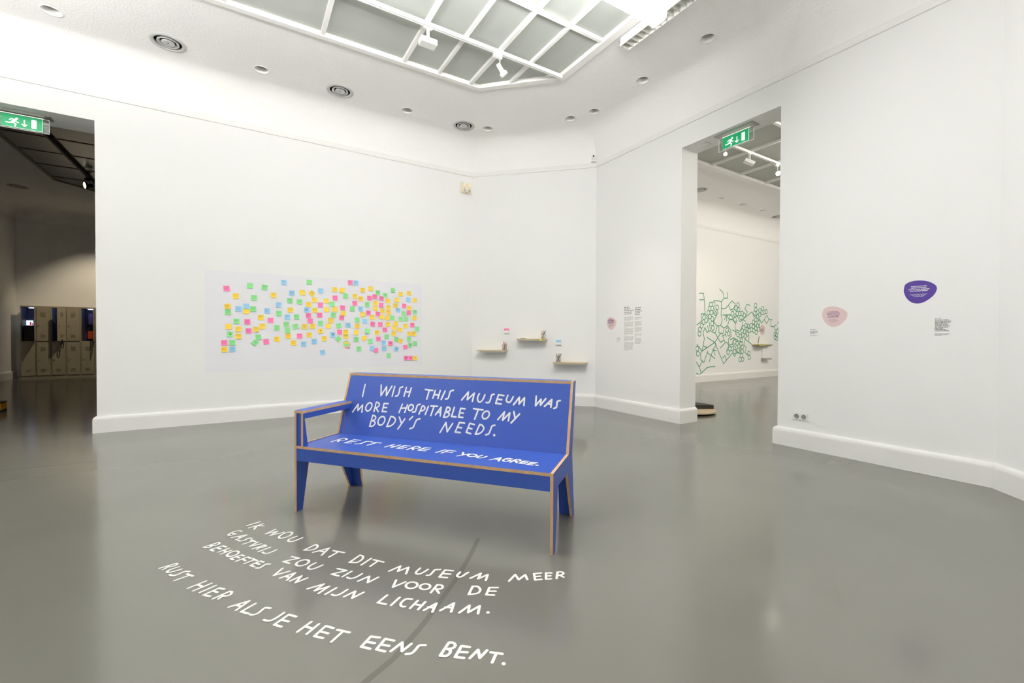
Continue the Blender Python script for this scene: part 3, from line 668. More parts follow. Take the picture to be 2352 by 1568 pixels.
def scribble(seed, m, big=False):
    r = random.Random(seed); bm = bmesh.new()
    if big:
        sc_ = r.uniform(.45, .75); ox_ = r.uniform(-.12, .15); oy_ = r.uniform(-.12, .12)
        kinds = [[(-.3, .25), (-.2, .3), (-.12, .22)], [(.1, .28), (.2, .3), (.28, .2)], [(-.25, -.1), (-.1, -.28), (.1, -.26), (.24, -.05)], [(-.02, .12), (.04, 0), (-.03, -.04)]]
        for k in kinds:
            stroke(bm, [((x * sc_ + ox_ + r.uniform(-.06, .06)) * NS, (y * sc_ + oy_ + r.uniform(-.06, .06)) * NS) for x, y in k], .0042, .0016 + CURL * .3)
    else:
        nl = r.randint(3, 5)
        for i in range(nl):
            y = .32 - i * .66 / nl; x = -.38 + r.uniform(0, .08); xe = r.uniform(.1, .38)
            while x < xe:
                w_ = r.uniform(.08, .2); pts = []; q = x
                while q < x + w_: pts.append((q, y + r.uniform(-.05, .05))); q += .035
                if len(pts) > 1:
                    s = max(0, .5 - y); h = .0011 + CURL * s * s
                    stroke(bm, [(a * NS, b * NS) for a, b in pts], .0016, h)
                x += w_ + .06
    me = bpy.data.meshes.new('handwriting'); bm.to_mesh(me); bm.free(); me.materials.append(m)
    return me
SCR = [scribble(i, M_GREYINK) for i in range(6)]; FACE = [scribble(20 + i, M_INK, True) for i in range(3)]
def ordn(n): return f"{n}{'th' if 10 <= n % 100 <= 20 else {1: 'st', 2: 'nd', 3: 'rd'}.get(n % 10, 'th')}"
import re
nl = []
for tok in NOTES.split():
    mm = re.match(r'([PGYB])([\d.]+),([\d.]+),(-?\d+)([wfc]?)', tok)
    nl.append([mm[1], float(mm[2]), float(mm[3]), int(mm[4]), mm[5]])
rank = {}
for k in NC:
    for i, q in enumerate(sorted([a for a in nl if a[0] == k], key=lambda a: (a[1], a[2]))): rank[id(q)] = i + 1
nt_tot = {k: sum(1 for a in nl if a[0] == k) for k in NC}
for i, q in enumerate(nl):
    c, X, Y, tilt, fl = q
    oth = min((a for a in nl if a is not q), key=lambda a: (a[1] - X) ** 2 + 1.3 * (a[2] - Y) ** 2)
    dx, dy = X - oth[1], Y - oth[2]
    rel = ('just right of' if dx > 0 else 'just left of') if abs(dx) > abs(dy) else ('just below' if dy > 0 else 'just above')
    k, n = rank[id(q)], nt_tot[c]
    where = (f'{ordn(k)} {NC[c][0]} from the left' if k > 1 else f'leftmost {NC[c][0]}') if k <= n / 2 else (f'{ordn(n + 1 - k)} {NC[c][0]} from the right' if k < n else f'rightmost {NC[c][0]}')
    adj = 'diagonal ' if abs(tilt) >= 30 else ('tilted ' if abs(tilt) >= 8 else '')
    wr = {'w': 'written ', 'f': 'doodled ', 'c': 'curled ', '': ''}[fl]
    lab = f"{adj}{wr}{NC[c][0]} sticky note {rel} a {NC[oth[0]][0]} one, {where}"
    P = hit(460 + X / 4.523, 600 + Y / 4.523, (0, 1, 0), DL)
    o = bpy.data.objects.new('sticky_note', NMESHC if fl == 'c' else NMESH[c]); COL.objects.link(o)
    mw = MWL.copy(); mw.translation = (P.x, DL - .0024 - .0006 * (i % 4), P.z)
    o.matrix_world = mw @ Matrix.Rotation(math.radians(-tilt), 4, 'Z')
    tag(o, lab, 'sticky note', 'sticky notes on the white sheet')
    if fl in ('w', 'f'):
        h = bpy.data.objects.new('handwriting', SCR[i % 6] if fl == 'w' else FACE[i % 3]); COL.objects.link(h); h.parent = o

# ------------------------------------------------------------------ wall signs and texts
MWR = Matrix(((0, 0, -1), (-1, 0, 0), (0, 1, 0))).to_4x4()       # right wall: x towards the camera end (-Y), y up, z into the room (-X)
def text_mesh(name, lines, size, m, parent, x, y, lead=1.25, align='LEFT', bold=0, mw=None):
    cu = bpy.data.curves.new(name, 'FONT'); cu.body = '\n'.join(lines); cu.size = size; cu.space_line = lead / 1.0; cu.align_x = align; cu.offset = bold; cu.resolution_u = 3
    ob = bpy.data.objects.new(name + '_tmp', cu); COL.objects.link(ob)
    dg = bpy.context.evaluated_depsgraph_get(); me = bpy.data.meshes.new_from_object(ob.evaluated_get(dg))
    bpy.data.objects.remove(ob); bpy.data.curves.remove(cu)
    me.materials.clear(); me.materials.append(m)
    o = bpy.data.objects.new(name, me); COL.objects.link(o); o.parent = parent
    o.matrix_local = Matrix.Translation((x, y, .0008)) if mw is None else mw
    return o
def greek(name, parent, x, y, w, n, lead, h, m, seed, ragged=.25):
    """print too small to read: rows of word-long bars"""
    r = random.Random(seed); bm = bmesh.new()
    for i in range(n):
        xx = x; end = x + w * (1 - r.random() * ragged) if (i < n - 1 or n == 1) else x + w * r.uniform(.3, .8)
        while xx < end - h:
            ww = min(r.uniform(1.5, 6) * h, end - xx); yy = y - i * lead
            bm.faces.new([bm.verts.new(p) for p in ((xx, yy, .0008), (xx + ww, yy, .0008), (xx + ww, yy + h, .0008), (xx, yy + h, .0008))])
            xx += ww + h * .7
    return link(name, bm, m, parent)
def blob(parent, pts, m):
    bm = bmesh.new(); L = catmull(pts + [pts[0], pts[1]], 6)[6 * 1 - 6:6 * len(pts)]
    poly_extrude(bm, [[(p.x, p.y) for p in L]], lambda u, v, d: (u, v, d), .0001, .0006); return link('sticker_sheet', bm, m, parent)
def on_right(x, y):
    P = hit(x, y, (1, 0, 0), DR); mw = MWR.copy(); mw.translation = P; return mw
def rel_right(mw, pts):
    inv = mw.inverted(); return [tuple((inv @ hit(x, y, (1, 0, 0), DR))[:2]) for x, y in pts]
# purple
mw = on_right(2113, 670)
t = empty('wall_sticker', 'purple pebble-shaped wall sticker with white Dutch and English text on the right wall', 'sticker', mw=mw)
z6 = lambda a, b: (2060 + a / 9.8, 630 + b / 9.8)
blob(t, rel_right(mw, [z6(155, 350), z6(190, 230), z6(330, 158), z6(520, 136), z6(720, 162), z6(870, 240), z6(900, 330), z6(850, 440), z6(740, 545), z6(600, 625), z6(460, 656), z6(330, 628), z6(230, 550), z6(170, 440)]), M_PURPLE)
p = rel_right(mw, [z6(497, 285), z6(497, 470)])
text_mesh('sticker_text', ['Volg de instructies', 'van de kunstenaar.', 'Wat zijn jouw gedachtes', 'over nucleair beleid?'], .0145, M_WHITE, t, -.008, p[0][1] + .004, .95, 'CENTER', .0004)
text_mesh('sticker_text', ['Follow the artist\u2019s instructions.', 'What are your thoughts', 'on nuclear policy?'], .0095, M_WHITE, t, -.008, p[1][1] + .007, .98, 'CENTER', .0001)
# pale pink
def pink(label, cx, cy, pts, parent_wall=on_right):
    mw = on_right(cx, cy); t = empty('wall_sticker', label, 'sticker', mw=mw, group='pale pink wall stickers'); blob(t, rel_right(mw, pts), M_PINKV); return t, mw
z5 = lambda a, b: (1850 + a / 15.68, 690 + b / 15.68)
t, mw = pink('pale pink pebble-shaped wall sticker with violet text, left of the purple sticker', 1916, 727,
             [z5(600, 480), z5(650, 330), z5(780, 245), z5(960, 215), z5(1180, 240), z5(1380, 320), z5(1490, 420), z5(1510, 530), z5(1450, 680), z5(1330, 810), z5(1180, 910), z5(1010, 950), z5(850, 905), z5(710, 790), z5(630, 650)])
text_mesh('sticker_text', ['Ga zitten als je', 'het ermee eens bent.', 'Denk na over hoe jij', 'de tentoonstelling', 'lichamelijk beleeft.'], .0135, M_VIOLETINK, t, -.008, .046, .98, 'CENTER', .0004)
text_mesh('sticker_text', ['Sit if you agree.', 'Think about your bodily', 'experience of the', 'exhibition.'], .0095, M_VIOLETINK, t, -.008, -.030, .98, 'CENTER')
zf = lambda a, b: (1380 + a / 14.26, 690 + b / 14.26)
t, mw = pink('small-looking pale pink wall sticker with text, near the corner beside the two text columns', 1404, 742.5,
             [zf(195, 720), zf(215, 620), zf(260, 560), zf(330, 545), zf(420, 580), zf(490, 640), zf(512, 710), zf(490, 800), zf(440, 890), zf(390, 940), zf(330, 958), zf(270, 925), zf(225, 850)])
for i, (q, y) in enumerate(((.09, .058), (.13, .040), (.145, .022), (.12, .004))): greek('sticker_text', t, -q / 2 - .008, y, q, 1, .02, .011, M_VIOLETINK, 40 + i, 0)
greek('sticker_text', t, -.055, -.018, .105, 4, .014, .007, M_FAINTER, 50, .1)
# caption right of the stickers
mw = on_right(2147.5, 730)
t = empty('wall_text', 'block of small black print on the right wall below the purple sticker', 'wall text', mw=mw)
text_mesh('caption_name', ['Koki Tanaka'], .0085, M_GREYINK, t, 0, -.007)
text_mesh('caption_title', ['Precarious task #7 \u2013', 'Try to keep conscious', 'about a specific social', 'issue, in this case', '\u2018anti-nuke\u2019, as long', 'as possible while you', 'are wearing yellow', 'color, 2014', 'Herinstallering /', 'reenactment (2025)'], .0112, M_INK, t, 0, -.021, .93, 'LEFT', .0003)
greek('caption_note', t, 0, -.137, .10, 4, .0055, .003, M_LIGHTINK, 3)
mw = on_right(1861, 756)
t = empty('wall_text', 'tiny grey caption on the right wall below left of the larger pink sticker', 'wall text', mw=mw)
greek('caption_name', t, 0, -.004, .055, 1, .01, .004, M_GREYINK, 11, 0)
greek('caption_title', t, 0, -.023, .085, 3, .0105, .005, M_GREYINK, 12)
greek('caption_note', t, 0, -.062, .093, 2, .008, .003, M_LIGHTINK, 13)
# the two text columns near the corner
for nm, lab, x, y, w_, y1, hw, heads, paras in (
    ('wall_text', 'left and taller column of small print on the wall left of the right opening', 1434, 705, .20, 776, .014, [.11, .115, .2, .175, .145], [(4, .115), (6, .193), (7, .297), (5, .42), (9, .508)]),
    ('wall_text', 'right and shorter column of small print on the wall left of the right opening', 1458.7, 706, .142, 768, .013, [.115, .12, .14, .1, .105], [(3, .105), (5, .170), (5, .260), (3, .36), (6, .425)])):
    mw = on_right(x, y); t = empty(nm, lab, 'wall text', mw=mw, group='columns of print on the right wall')
    for i, q in enumerate(heads): greek('heading', t, 0, -.012 - i * .026, q, 1, .03, hw * .85, M_FAINTER, 60 + i, 0)
    for i, (n, yy) in enumerate(paras): greek('paragraph', t, 0, -.045 - yy - .005, w_, n, .0155, .0075, M_FAINT, 70 + i, .12)
mw = on_right(1417, 774); t = empty('wall_text', 'tiny grey caption below the pink sticker near the corner', 'wall text', mw=mw)
greek('caption_title', t, 0, -.012, .095, 4, .013, .006, M_FAINT, 33); greek('caption_note', t, 0, -.075, .06, 2, .01, .004, M_FAINT, 34)

# ------------------------------------------------------------------ power sockets
mw = on_right(1839, 955); mw.translation = (DR, 2.406, .340)
t = empty('power_socket', 'white double power socket low on the right wall above the skirting', 'socket', mw=mw)
link('socket_frame', bbox_((-.078, -.041, .0005), (.078, .041, .010), .004), M_SOCK, t)
for s in (-.0355, .0355):
    bm = bmesh.new(); lathe(bm, [(.0255, .0099), (.0255, .0118), (.0235, .0118), (.021, .0102), (0, .0102)], 28)
    w_ = link('socket_well', bm, M_WELL, t, Matrix.Translation((s, 0, 0)), smooth=True)
    bm = bmesh.new()
    for px_ in (-.0095, .0095):
        poly_extrude(bm, [circ((px_, 0), .0042, 12)], lambda u, v, d: (u, v, d), .0102, .0108)
    link('pin_holes', bm, M_DARK, w_)  # dark discs in place of the shade inside the holes
    bm = bmesh.new(); box(bm, (-.004, -.0245, .0100), (.004, -.016, .0122)); box(bm, (-.004, .016, .0100), (.004, .0245, .0122)); bmesh.ops.recalc_face_normals(bm, faces=bm.faces); link('earth_clips', bm, M_GREYINK, w_)

# ------------------------------------------------------------------ corner wall: shelves, pen cups, note pads
nC = Vector((.69912279, .71500163, 0)); tC = Vector((nC.y, -nC.x, 0)); CB = Vector((XA, DL, 0))
def cmat(tpos, d, z):
    M_ = Matrix((tC, nC * 1.0, Vector((0, 0, 1)))).transposed().to_4x4()     # x along, y into wall, z up
    M_.translation = CB + tC * tpos - nC * d + Vector((0, 0, z)); return M_
def shelf(label, t0, t1, z, dep=.2, cleat=(.05, .02), grp='plank shelves on the corner wall'):
    L = t1 - t0
    t = empty('wall_shelf', label, 'shelf', mw=cmat(t0, 0, z), group=grp)
    bm = bmesh.new(); poly_extrude(bm, [[(0, -dep), (L - .02, -dep), (L, -.001), (.0, -.001)]], lambda u, v, d: (u, v, d), -.018, 0); link('plank', bm, M_TAN, t)
    bm = bmesh.new(); box(bm, (cleat[0], -dep + .012, -.040), (L - cleat[1], -.002, -.018)); bmesh.ops.recalc_face_normals(bm, faces=bm.faces); link('support_rail', bm, M_GALV, t)
    bm = bmesh.new()
    box(bm, (L - .022, -dep + .004, -.045), (L - .018, -.002, -.018)); bmesh.ops.recalc_face_normals(bm, faces=bm.faces); link('bracket', bm, M_GALV, t)
    return t
shelf('lowest-left wooden wall shelf, the left of three on the corner wall', .145, .675, .948)
shelf('highest wooden wall shelf, the middle of three on the corner wall', .87, 1.378, 1.150, cleat=(.01, .02))
shelf('lowest wooden wall shelf, the right of three on the corner wall', 1.50, 2.075, .752, cleat=(.02, .02))
M_MESH = mat('wire_mesh_grey', (.33, .32, .31, 1), .4, metal=.4)
def cup(label, tp, z, pens, d=.10):
    t = empty('pen_cup', label, 'pen cup', mw=cmat(tp, d, z + .0005), group='wire pen cups on the shelves')
    r, h = .040, .098
    bm = bmesh.new(); lathe(bm, [(r, h), (r + .002, h), (r + .002, h - .006), (r - .001, h - .006), (r, h)], 24); lathe(bm, [(r + .001, .006), (r + .001, 0), (0, 0), (0, .003), (r - .002, .003)], 24); link('rim_and_base', bm, M_MESH, t, smooth=False)
    bm = bmesh.new()
    for i in range(22):
        a = 2 * math.pi * i / 22
        tube(bm, [(r * math.cos(a + .5), r * math.sin(a + .5), .003), (r * math.cos(a), r * math.sin(a), h)], .0009, 4)
        tube(bm, [(r * math.cos(a - .5), r * math.sin(a - .5), .003), (r * math.cos(a), r * math.sin(a), h)], .0009, 4)
    link('wire_mesh', bm, M_MESH, t)
    M0 = cmat(tp, d, z + .0005)
    for col, x0, x1, hh, lb in pens:
        bm = bmesh.new(); r_ = .0045
        tube(bm, [(0, 0, 0), ((x1 - x0) * .85, .004, hh * .85)], r_, 8, 0); tube(bm, [((x1 - x0) * .85, .004, hh * .85), (x1 - x0, .005, hh)], r_ * 1.15, 8, 1)
        o = link('pen', bm, [PEN[col], PEN[col + 'cap']], mw=M0 @ Matrix.Translation((x0, 0, .005)))
        tag(o, lb, 'pen', 'pens in the pen cups')
PEN = {}
for n_, c_ in (('red', (200, 50, 35)), ('orange', (225, 120, 40)), ('black', (40, 40, 46)), ('yellow', (235, 200, 110)), ('brown', (120, 78, 66)), ('grey', (130, 125, 125)), ('wood', (205, 160, 110))):
    PEN[n_] = mat(n_ + '_pen', srgb(*c_), .4); PEN[n_ + 'cap'] = mat(n_ + '_pen_cap', srgb(*[int(q * .75) for q in c_]), .4)
LS, MS, RS = 'on the left wall shelf', 'on the highest wall shelf', 'on the right wall shelf'
cup('wire pen cup holding red pens on the left wall shelf', .632, .948, [('red', .015, -.022, .138, 'red pen leaning left in the cup ' + LS), ('orange', .02, -.012, .130, 'orange pen in the cup ' + LS), ('black', -.01, .020, .125, 'black pen leaning right in the cup ' + LS), ('brown', -.025, .022, .100, 'brown pen lying low in the cup ' + LS)])
cup('wire pen cup holding pale pens on the highest wall shelf', 1.322, 1.150, [('yellow', .01, -.028, .125, 'pale yellow pen leaning left in the cup ' + MS), ('orange', .0, -.002, .135, 'orange pen upright in the cup ' + MS), ('black', -.025, .038, .138, 'black pen leaning right in the cup ' + MS), ('grey', -.025, .018, .115, 'grey pen leaning right in the cup ' + MS)])
cup('wire pen cup holding dark pens on the right wall shelf', 1.583, .752, [('brown', .025, -.042, .140, 'brown pen leaning far left in the cup ' + RS), ('black', -.02, .012, .136, 'black pen nearest upright in the cup ' + RS), ('grey', -.02, .030, .128, 'grey pen in the cup ' + RS), ('black', -.025, .052, .138, 'black pen leaning far right in the cup ' + RS), ('wood', .03, -.02, .105, 'wooden pencil crossing low in the cup ' + RS)])
# things lying on the middle shelf
bm = bmesh.new(); tube(bm, [(0, 0, .006), (.095, .004, .006)], .006, 8); 
tag(link('pen', bm, mat('olive_marker', srgb(140, 140, 96), .5), mw=cmat(.93, .17, 1.150)), 'olive green marker lying on the highest wall shelf', 'pen', 'pens in the pen cups')
bm = bmesh.new(); box(bm, (0, 0, 0), (.05, .001, .035)); bmesh.ops.recalc_face_normals(bm, faces=bm.faces)
tag(link('sticky_note', bm, mat('lime_note', srgb(212, 205, 60), .6), mw=cmat(1.268, .2025, 1.114)), 'lime yellow note hanging from the front edge of the highest wall shelf', 'sticky note')
def pad_holder(label, tp, z, m):
    t = empty('note_dispenser', label, 'note dispenser', mw=cmat(tp, 0, z), group='sticky note dispensers on the corner wall')
    link('holder', bbox_((-.046, -.038, 0), (.046, -.001, .048), .004), M_WHITE, t)
    link('back_plate', bbox_((-.046, -.012, .04), (.046, -.001, .088), .003), M_WHITE, t)
    link('note_pad', bbox_((-.043, -.030, .044), (.043, -.010, .086)), m, t)
pad_holder('white wall dispenser with a pink note pad above the left wall shelf', .648, 1.244, NM['P'])
pad_holder('white wall dispenser with a blue note pad above the right wall shelf', 1.575, 1.044, NM['B'])

# emergency light on the left wall, camera on the cornice
mw = MWL.copy(); mw.translation = (3.415, DL, 3.745)
t = empty('emergency_light', 'cream twin emergency light high on the left wall near the corner', 'emergency light', mw=mw)
for s in (-1, 1):
    link('lamp_housing', bbox_((min(s * .006, s * .092), .0, .001), (max(s * .006, s * .092), .172, .075), .012), M_CREAM, t)
    link('grey_lens', bbox_((min(s * .022, s * .07), .012, .070), (max(s * .022, s * .07), .062, .0775), .002), M_GALV, t)
    link('slot', bbox_((min(s * .02, s * .075), .085, .073), (max(s * .02, s * .075), .092, .0765)), M_LIGHTINK, t)
link('bridge', bbox_((-.012, .03, .001), (.012, .15, .05), .004), M_CREAM, t)
P = CB + tC * 2.155 - nC * .03 + Vector((0, 0, 4.145))
t = empty('security_camera', 'small white camera with a dark lens standing on the cornice at the corner', 'camera', P)
bm = bmesh.new(); lathe(bm, [(.0, 0), (.045, 0), (.05, .012), (.045, .03), (.03, .042), (.0, .045)], 24); link('base', bm, M_WHITE, t, smooth=True)
bm = bmesh.new(); bmesh.ops.create_uvsphere(bm, u_segments=20, v_segments=12, radius=.038); h = link('camera_head', bm, M_WHITE, t, Matrix.Translation((-.01, -.012, .07)), smooth=True)
bm = bmesh.new(); lathe(bm, [(.014, 0), (.014, .01), (0, .012)], 16)
link('lens', bm, M_BLACK, h, Matrix.Translation((-.022, -.026, .012)) @ Vector((-.6, -.75, .3)).to_track_quat('Z', 'Y').to_matrix().to_4x4(), smooth=True)

# ------------------------------------------------------------------ exit signs
M_SIGN = mat('green_sign', srgb(14, 140, 88), .4, emit=srgb(14, 140, 88), estr=.55)
M_SIGNW = mat('sign_white', (.85, .87, .85, 1), .4, emit=(.9, 1, .93, 1), estr=.5)
M_STEEL = mat('brushed_steel', (.42, .42, .40, 1), .35, metal=.6)
M_TUBE = mat('sign_tube', (1, 1, 1, 1), .4, emit=(1, 1, .85, 1), estr=.8)
M_EDGE = mat('bright_acrylic_edge', (.85, .88, .86, 1), .3)
def exit_sign(label, mw, L=.46):
    """x along sign, y up from the lower edge, z towards the viewer"""
    t = empty('exit_sign', label, 'exit sign', mw=mw, group='green exit signs in the openings')
    link('mounting_plate', bbox_((-.02, .185, -.075), (L + .02, .199, .075)), M_STEEL, t)
    link('light_tube', bbox_((.05, .168, -.004), (L - .05, .173, .004)), M_TUBE, t)
    link('acrylic_plate', bbox_((0, 0, -.003), (L, .168, .003)), M_CLEAR, t)
    bm = bmesh.new()
    for a, b in (((0, 0, -.0035), (L, .004, .0035)), ((0, 0, -.0035), (.004, .168, .0035)), ((L - .004, 0, -.0035), (L, .168, .0035)), ((0, .164, -.0035), (L, .168, .0035))): box(bm, a, b)
    bmesh.ops.recalc_face_normals(bm, faces=bm.faces); link('plate_edge', bm, M_EDGE, t)
    g0, g1 = .055, L - .055
    bm = bmesh.new(); box(bm, (g0, .012, .0032), (g1, .160, .0045)); bmesh.ops.recalc_face_normals(bm, faces=bm.faces)
    p = link('green_panel', bm, M_SIGN, t)
    bm = bmesh.new(); W_ = g1 - g0; X = lambda u: g0 + u * W_; Yv = lambda v: .012 + v * .148
    def st(pts, w): stroke(bm, [(X(a), Yv(b)) for a, b in pts], w, .0045, .0006)
    st([(.37, .72), (.372, .725)], .024)                                     # head
    st([(.33, .60), (.27, .42)], .026)                                       # trunk
    st([(.33, .62), (.25, .66), (.20, .55)], .011); st([(.335, .58), (.36, .47), (.41, .42)], .011)    # arms
    st([(.28, .40), (.20, .34), (.12, .34)], .013); st([(.28, .40), (.345, .30), (.33, .12)], .013)    # legs
    st([(.55, .68), (.55, .25)], .011); st([(.49, .36), (.55, .22), (.61, .36)], .011)                  # arrow
    box(bm, (X(.72), Yv(.16), .0046), (X(.84), Yv(.84), .0053)); bmesh.ops.recalc_face_normals(bm, faces=bm.faces)
    link('escape_symbol', bm, M_SIGNW, p)
    bm = bmesh.new(); st([(.02, .02), (.98, .02), (.98, .98)], .0035); link('white_line', bm, M_SIGNW, p)
    return t
mw = MWR.copy(); mw.translation = (5.27, 3.487, 3.582); exit_sign('green running man exit sign hanging in the right opening', mw)
mw = MWL.copy(); mw.translation = (-2.415, 7.40, 3.582); exit_sign('green running man exit sign hanging in the dark left opening', mw, .455)
# round speaker in the soffit of the right opening
t = empty('soffit_speaker', 'round white flush fitting in the soffit of the right opening', 'ceiling speaker', (5.31, 3.70, DOORH - .001))
bm = bmesh.new(); lathe(bm, [(.055, 0), (.055, -.003), (.045, -.006), (.042, -.003), (0, -.003)], 32); link('ring', bm, M_WHITE, t, smooth=False)
bm = bmesh.new(); lathe(bm, [(.040, -.0032), (.03, -.012), (0, -.014)], 24); link('dome', bm, M_WALL, t, smooth=True)

# ------------------------------------------------------------------ room on the right
MY = 7.262
R2X0, R2X1, R2Y0 = DR + WR, 16.8, -.58
def wallbox(name, lo, hi, m=M_WALL):
    bm = bmesh.new(); box(bm, lo, hi); bmesh.ops.recalc_face_normals(bm, faces=bm.faces); return struct(name, bm, m)
wallbox('wall_mural', (R2X0 - .1, MY, 0), (R2X1, MY + .12, ZT)); wallbox('wall_mural_end', (R2X1, R2Y0, 0), (R2X1 + .12, MY + .12, ZT)); wallbox('wall_mural_back', (R2X0, R2Y0 - .12, 0), (R2X1, R2Y0, ZT))
wallbox('wall_mural_side', (R2X0 - .02, R2Y0 - .1, 0), (R2X0 + .001, YC + .02, ZT)); wallbox('wall_mural_side_2', (R2X0 - .02, YB - .02, 0), (R2X0 + .001, MY, ZT))
bm = bmesh.new(); sweep(bm, [(R2X0, MY), (R2X1, MY), (R2X1, R2Y0)], BASE, flip=-1); struct('baseboard_mural', bm, M_TRIM)
bm = bmesh.new(); sweep(bm, [(R2X0, MY), (R2X1, MY), (R2X1, R2Y0)], CORN, flip=-1); struct('trim_4', bm, M_TRIM)
LAY2 = [(6.3, 5.53), (15.6, 5.53), (15.6, 1.1), (6.3, 1.1)]; INN2 = [(6.37, 5.415), (15.53, 5.415), (15.53, 1.17), (6.37, 1.17)]
DOWN2 = [tuple(flo(x, y, CT))[:2] for x, y in ((1655, 455), (1706, 469), (1753, 483.5))]
VENT2 = [tuple(flo(x, y, CT))[:2] for x, y in ((1607, 436), (1788, 497))]
bm = bmesh.new()
poly_extrude(bm, [[(R2X0 - .02, R2Y0), (R2X1, R2Y0), (R2X1, MY - .4), (R2X0 - .02, MY - .4)], LAY2] + [circ(c, RD) for c in DOWN2] + [circ(c, RV) for c in VENT2], lambda u, v, d: (u, v, d), CT, CT + .02)
sweep(bm, [(R2X0 - .02, MY), (R2X1, MY)], COVE, flip=-1); struct('ceiling_right_room', bm, M_CEIL)
wallbox('ceiling_slab_right', (R2X0 - .1, R2Y0 - .2, 4.95), (R2X1 + .2, MY + .2, 5.05), M_DARK)
laylight('laylight_ceiling', 'frosted glass ceiling light in the room seen through the right opening', LAY2,
         [(7.96 + .96 * k, .04, 1.15, 5.43) for k in range(-1, 8)], [(3.82, .05, 6.35, 15.55)], INN2, M_GLASS, M_TRIM)
for c, l in zip(DOWN2, ['left of three recessed downlights in the room through the right opening', 'middle of three recessed downlights in the room through the right opening', 'right of three recessed downlights in the room through the right opening']): downlight(c, l)
for c, l in zip(VENT2, ['round air vent half hidden by the left jamb of the right opening', 'round air vent half hidden by the right jamb of the right opening']): vent(c, l)
rail('white lighting track in the room through the right opening', (6.6, 4.62), (12.5, 4.62), 4.545, M_WHITE)
box_head('white boxy track spotlight under the exit sign in the right opening', *(tuple(flo(1727, 350, 4.545))[:1] + (4.62, 4.545)), (-.75, .45))
G2 = 'track spotlights'
sx = hit(1784, 372, (0, 1, 0), 4.62).x; sx2 = hit(1664, 335, (0, 1, 0), 4.62).x
round_head('lit track spotlight at the right jamb of the right opening', sx, 4.62, 4.545, (sx - 4, 1.5, 1.0), lens=M_BULB, r=.028)
round_head('lit track spotlight peeping out below the right exit sign', sx2, 4.62, 4.545, (sx2 - 4.2, 2.0, 1.3), lens=M_BULBS, r=.020)
batten('glowing batten light in the right room, hidden by the right wall', 7.5, 10.5, 2.2, 4.3, M_FILL2); batten('second added batten light in the right room, hidden by the right wall', 11.2, 14.2, 2.2, 4.3, M_FILL2)  # both battens added out of sight to brighten this room
spot('spot_lamp', Vector((8.6, 4.55, 4.35)), (10.2, MY, 1.6), 90, (1, .86, .68), math.radians(60), .8)

# mural of green tape
mural = empty('tape_mural', 'green tape line drawing of branches and rings on the wall through the right opening', 'mural', mw=None, loc=(0, 0, 0))
MM = MWL.copy(); O_ = hit(1690, 760, (0, 1, 0), MY); MM.translation = (O_.x, MY, O_.z); mural.matrix_world = MM
zm = lambda a, b: (1570 + a / 6.5333, 640 + b / 6.5333)
def mloc(a, b): q = MM.inverted() @ hit(*zm(a, b), (0, 1, 0), MY); return (q.x, q.y)
LINES = """235,217 300,217 310,310 322,525 265,525 268,640 200,690;240,315 310,315;322,525 370,580 405,775 350,805 322,730 293,810 312,900 278,1085;360,700 375,785;540,155 590,205 608,290 660,290 655,205;608,290 568,345 515,330 455,330
568,345 563,540 582,625 555,700 505,708 450,645 520,500;568,445 628,447 675,395 725,332 775,375 755,445 705,470 675,395;470,445 445,515 480,555;490,465 465,530;508,480 482,550;555,700 607,740 660,705 685,615 650,550;590,545 700,540;645,545 645,635;645,545 612,612
685,615 735,615 770,555 815,570 845,645 890,610 1025,495 1060,575 1095,545;735,615 780,672 803,630;780,672 772,720 787,800 735,765;787,800 780,838;787,800 800,765 845,790 885,695 888,610 932,642;940,550 958,495 922,455 947,382 995,400
660,705 705,765 715,860 672,905 678,1000;607,740 590,825 530,810 530,710;505,708 475,815 415,790;475,815 555,955 610,920;580,860 635,830;625,790 640,870;595,870 615,945;555,820 468,955;355,880 468,955 278,1085 200,985;468,955 600,1275 735,1110 765,1165 800,1105 850,1120 855,1030
468,955 490,990 440,1065 385,1245;440,1065 490,1080;445,1075 475,1145;295,1005 355,1035;278,1085 255,1115 258,1210 305,1255 362,1085;355,1105 468,1195;280,1235 235,1325 195,1255;235,1325 265,1415;195,1420 240,1440 350,1335 405,1320 470,1315
550,1040 640,945 680,1000 645,1085;680,1000 730,980 780,1025 800,1105;700,915 750,885 860,950;750,885 730,980;585,1190 620,1150 645,1225;980,845 978,930;1030,990 925,905 905,985 940,1035 920,1105 975,1155;1135,690 1155,780
1120,620 1140,600 1170,665 1212,610 1250,550 1280,610 1245,675 1212,610;1280,610 1330,615;1310,612 1310,715 1355,718 1390,685;1355,718 1380,780 1425,735;1440,625 1415,655 1440,680"""
for ln in LINES.replace('\n', ';').split(';'):
    bm = bmesh.new(); stroke(bm, [mloc(*[float(v) for v in c.split(',')]) for c in ln.split()], .026)
    link('tape_line', bm, M_GREENT, mural)
RINGS = "408,385 450,382 390,447 430,443 372,510 417,507 397,567 505,430 307,578 340,622 300,650 270,705 245,760 238,825 432,602 430,672 440,738 655,770 677,823 817,393 787,437 827,465 768,497 732,522 712,578 805,520 840,522 880,520 912,548 860,580 772,610 1080,400 1083,462 1065,515 1115,500 1145,475 1188,450 1175,508 1208,503 1240,492 1142,540 1112,567 1083,615 1050,650 1083,670 1130,658 1110,705 1015,700 970,712 937,700 903,733 955,748 1048,718 1085,742 985,775 915,795 880,782 1020,765 1055,780 1090,803 1125,757 960,828 890,843 923,858 852,862 815,838 870,918 768,947 803,970 860,975 830,1008 883,1025 823,1072 880,1090 867,1155 848,1212 885,1207 978,1118 985,1178 733,1050 695,1050 668,1100 765,1092 1370,832 1407,790 1395,842 1373,882 1400,897 205,1050 215,1125"
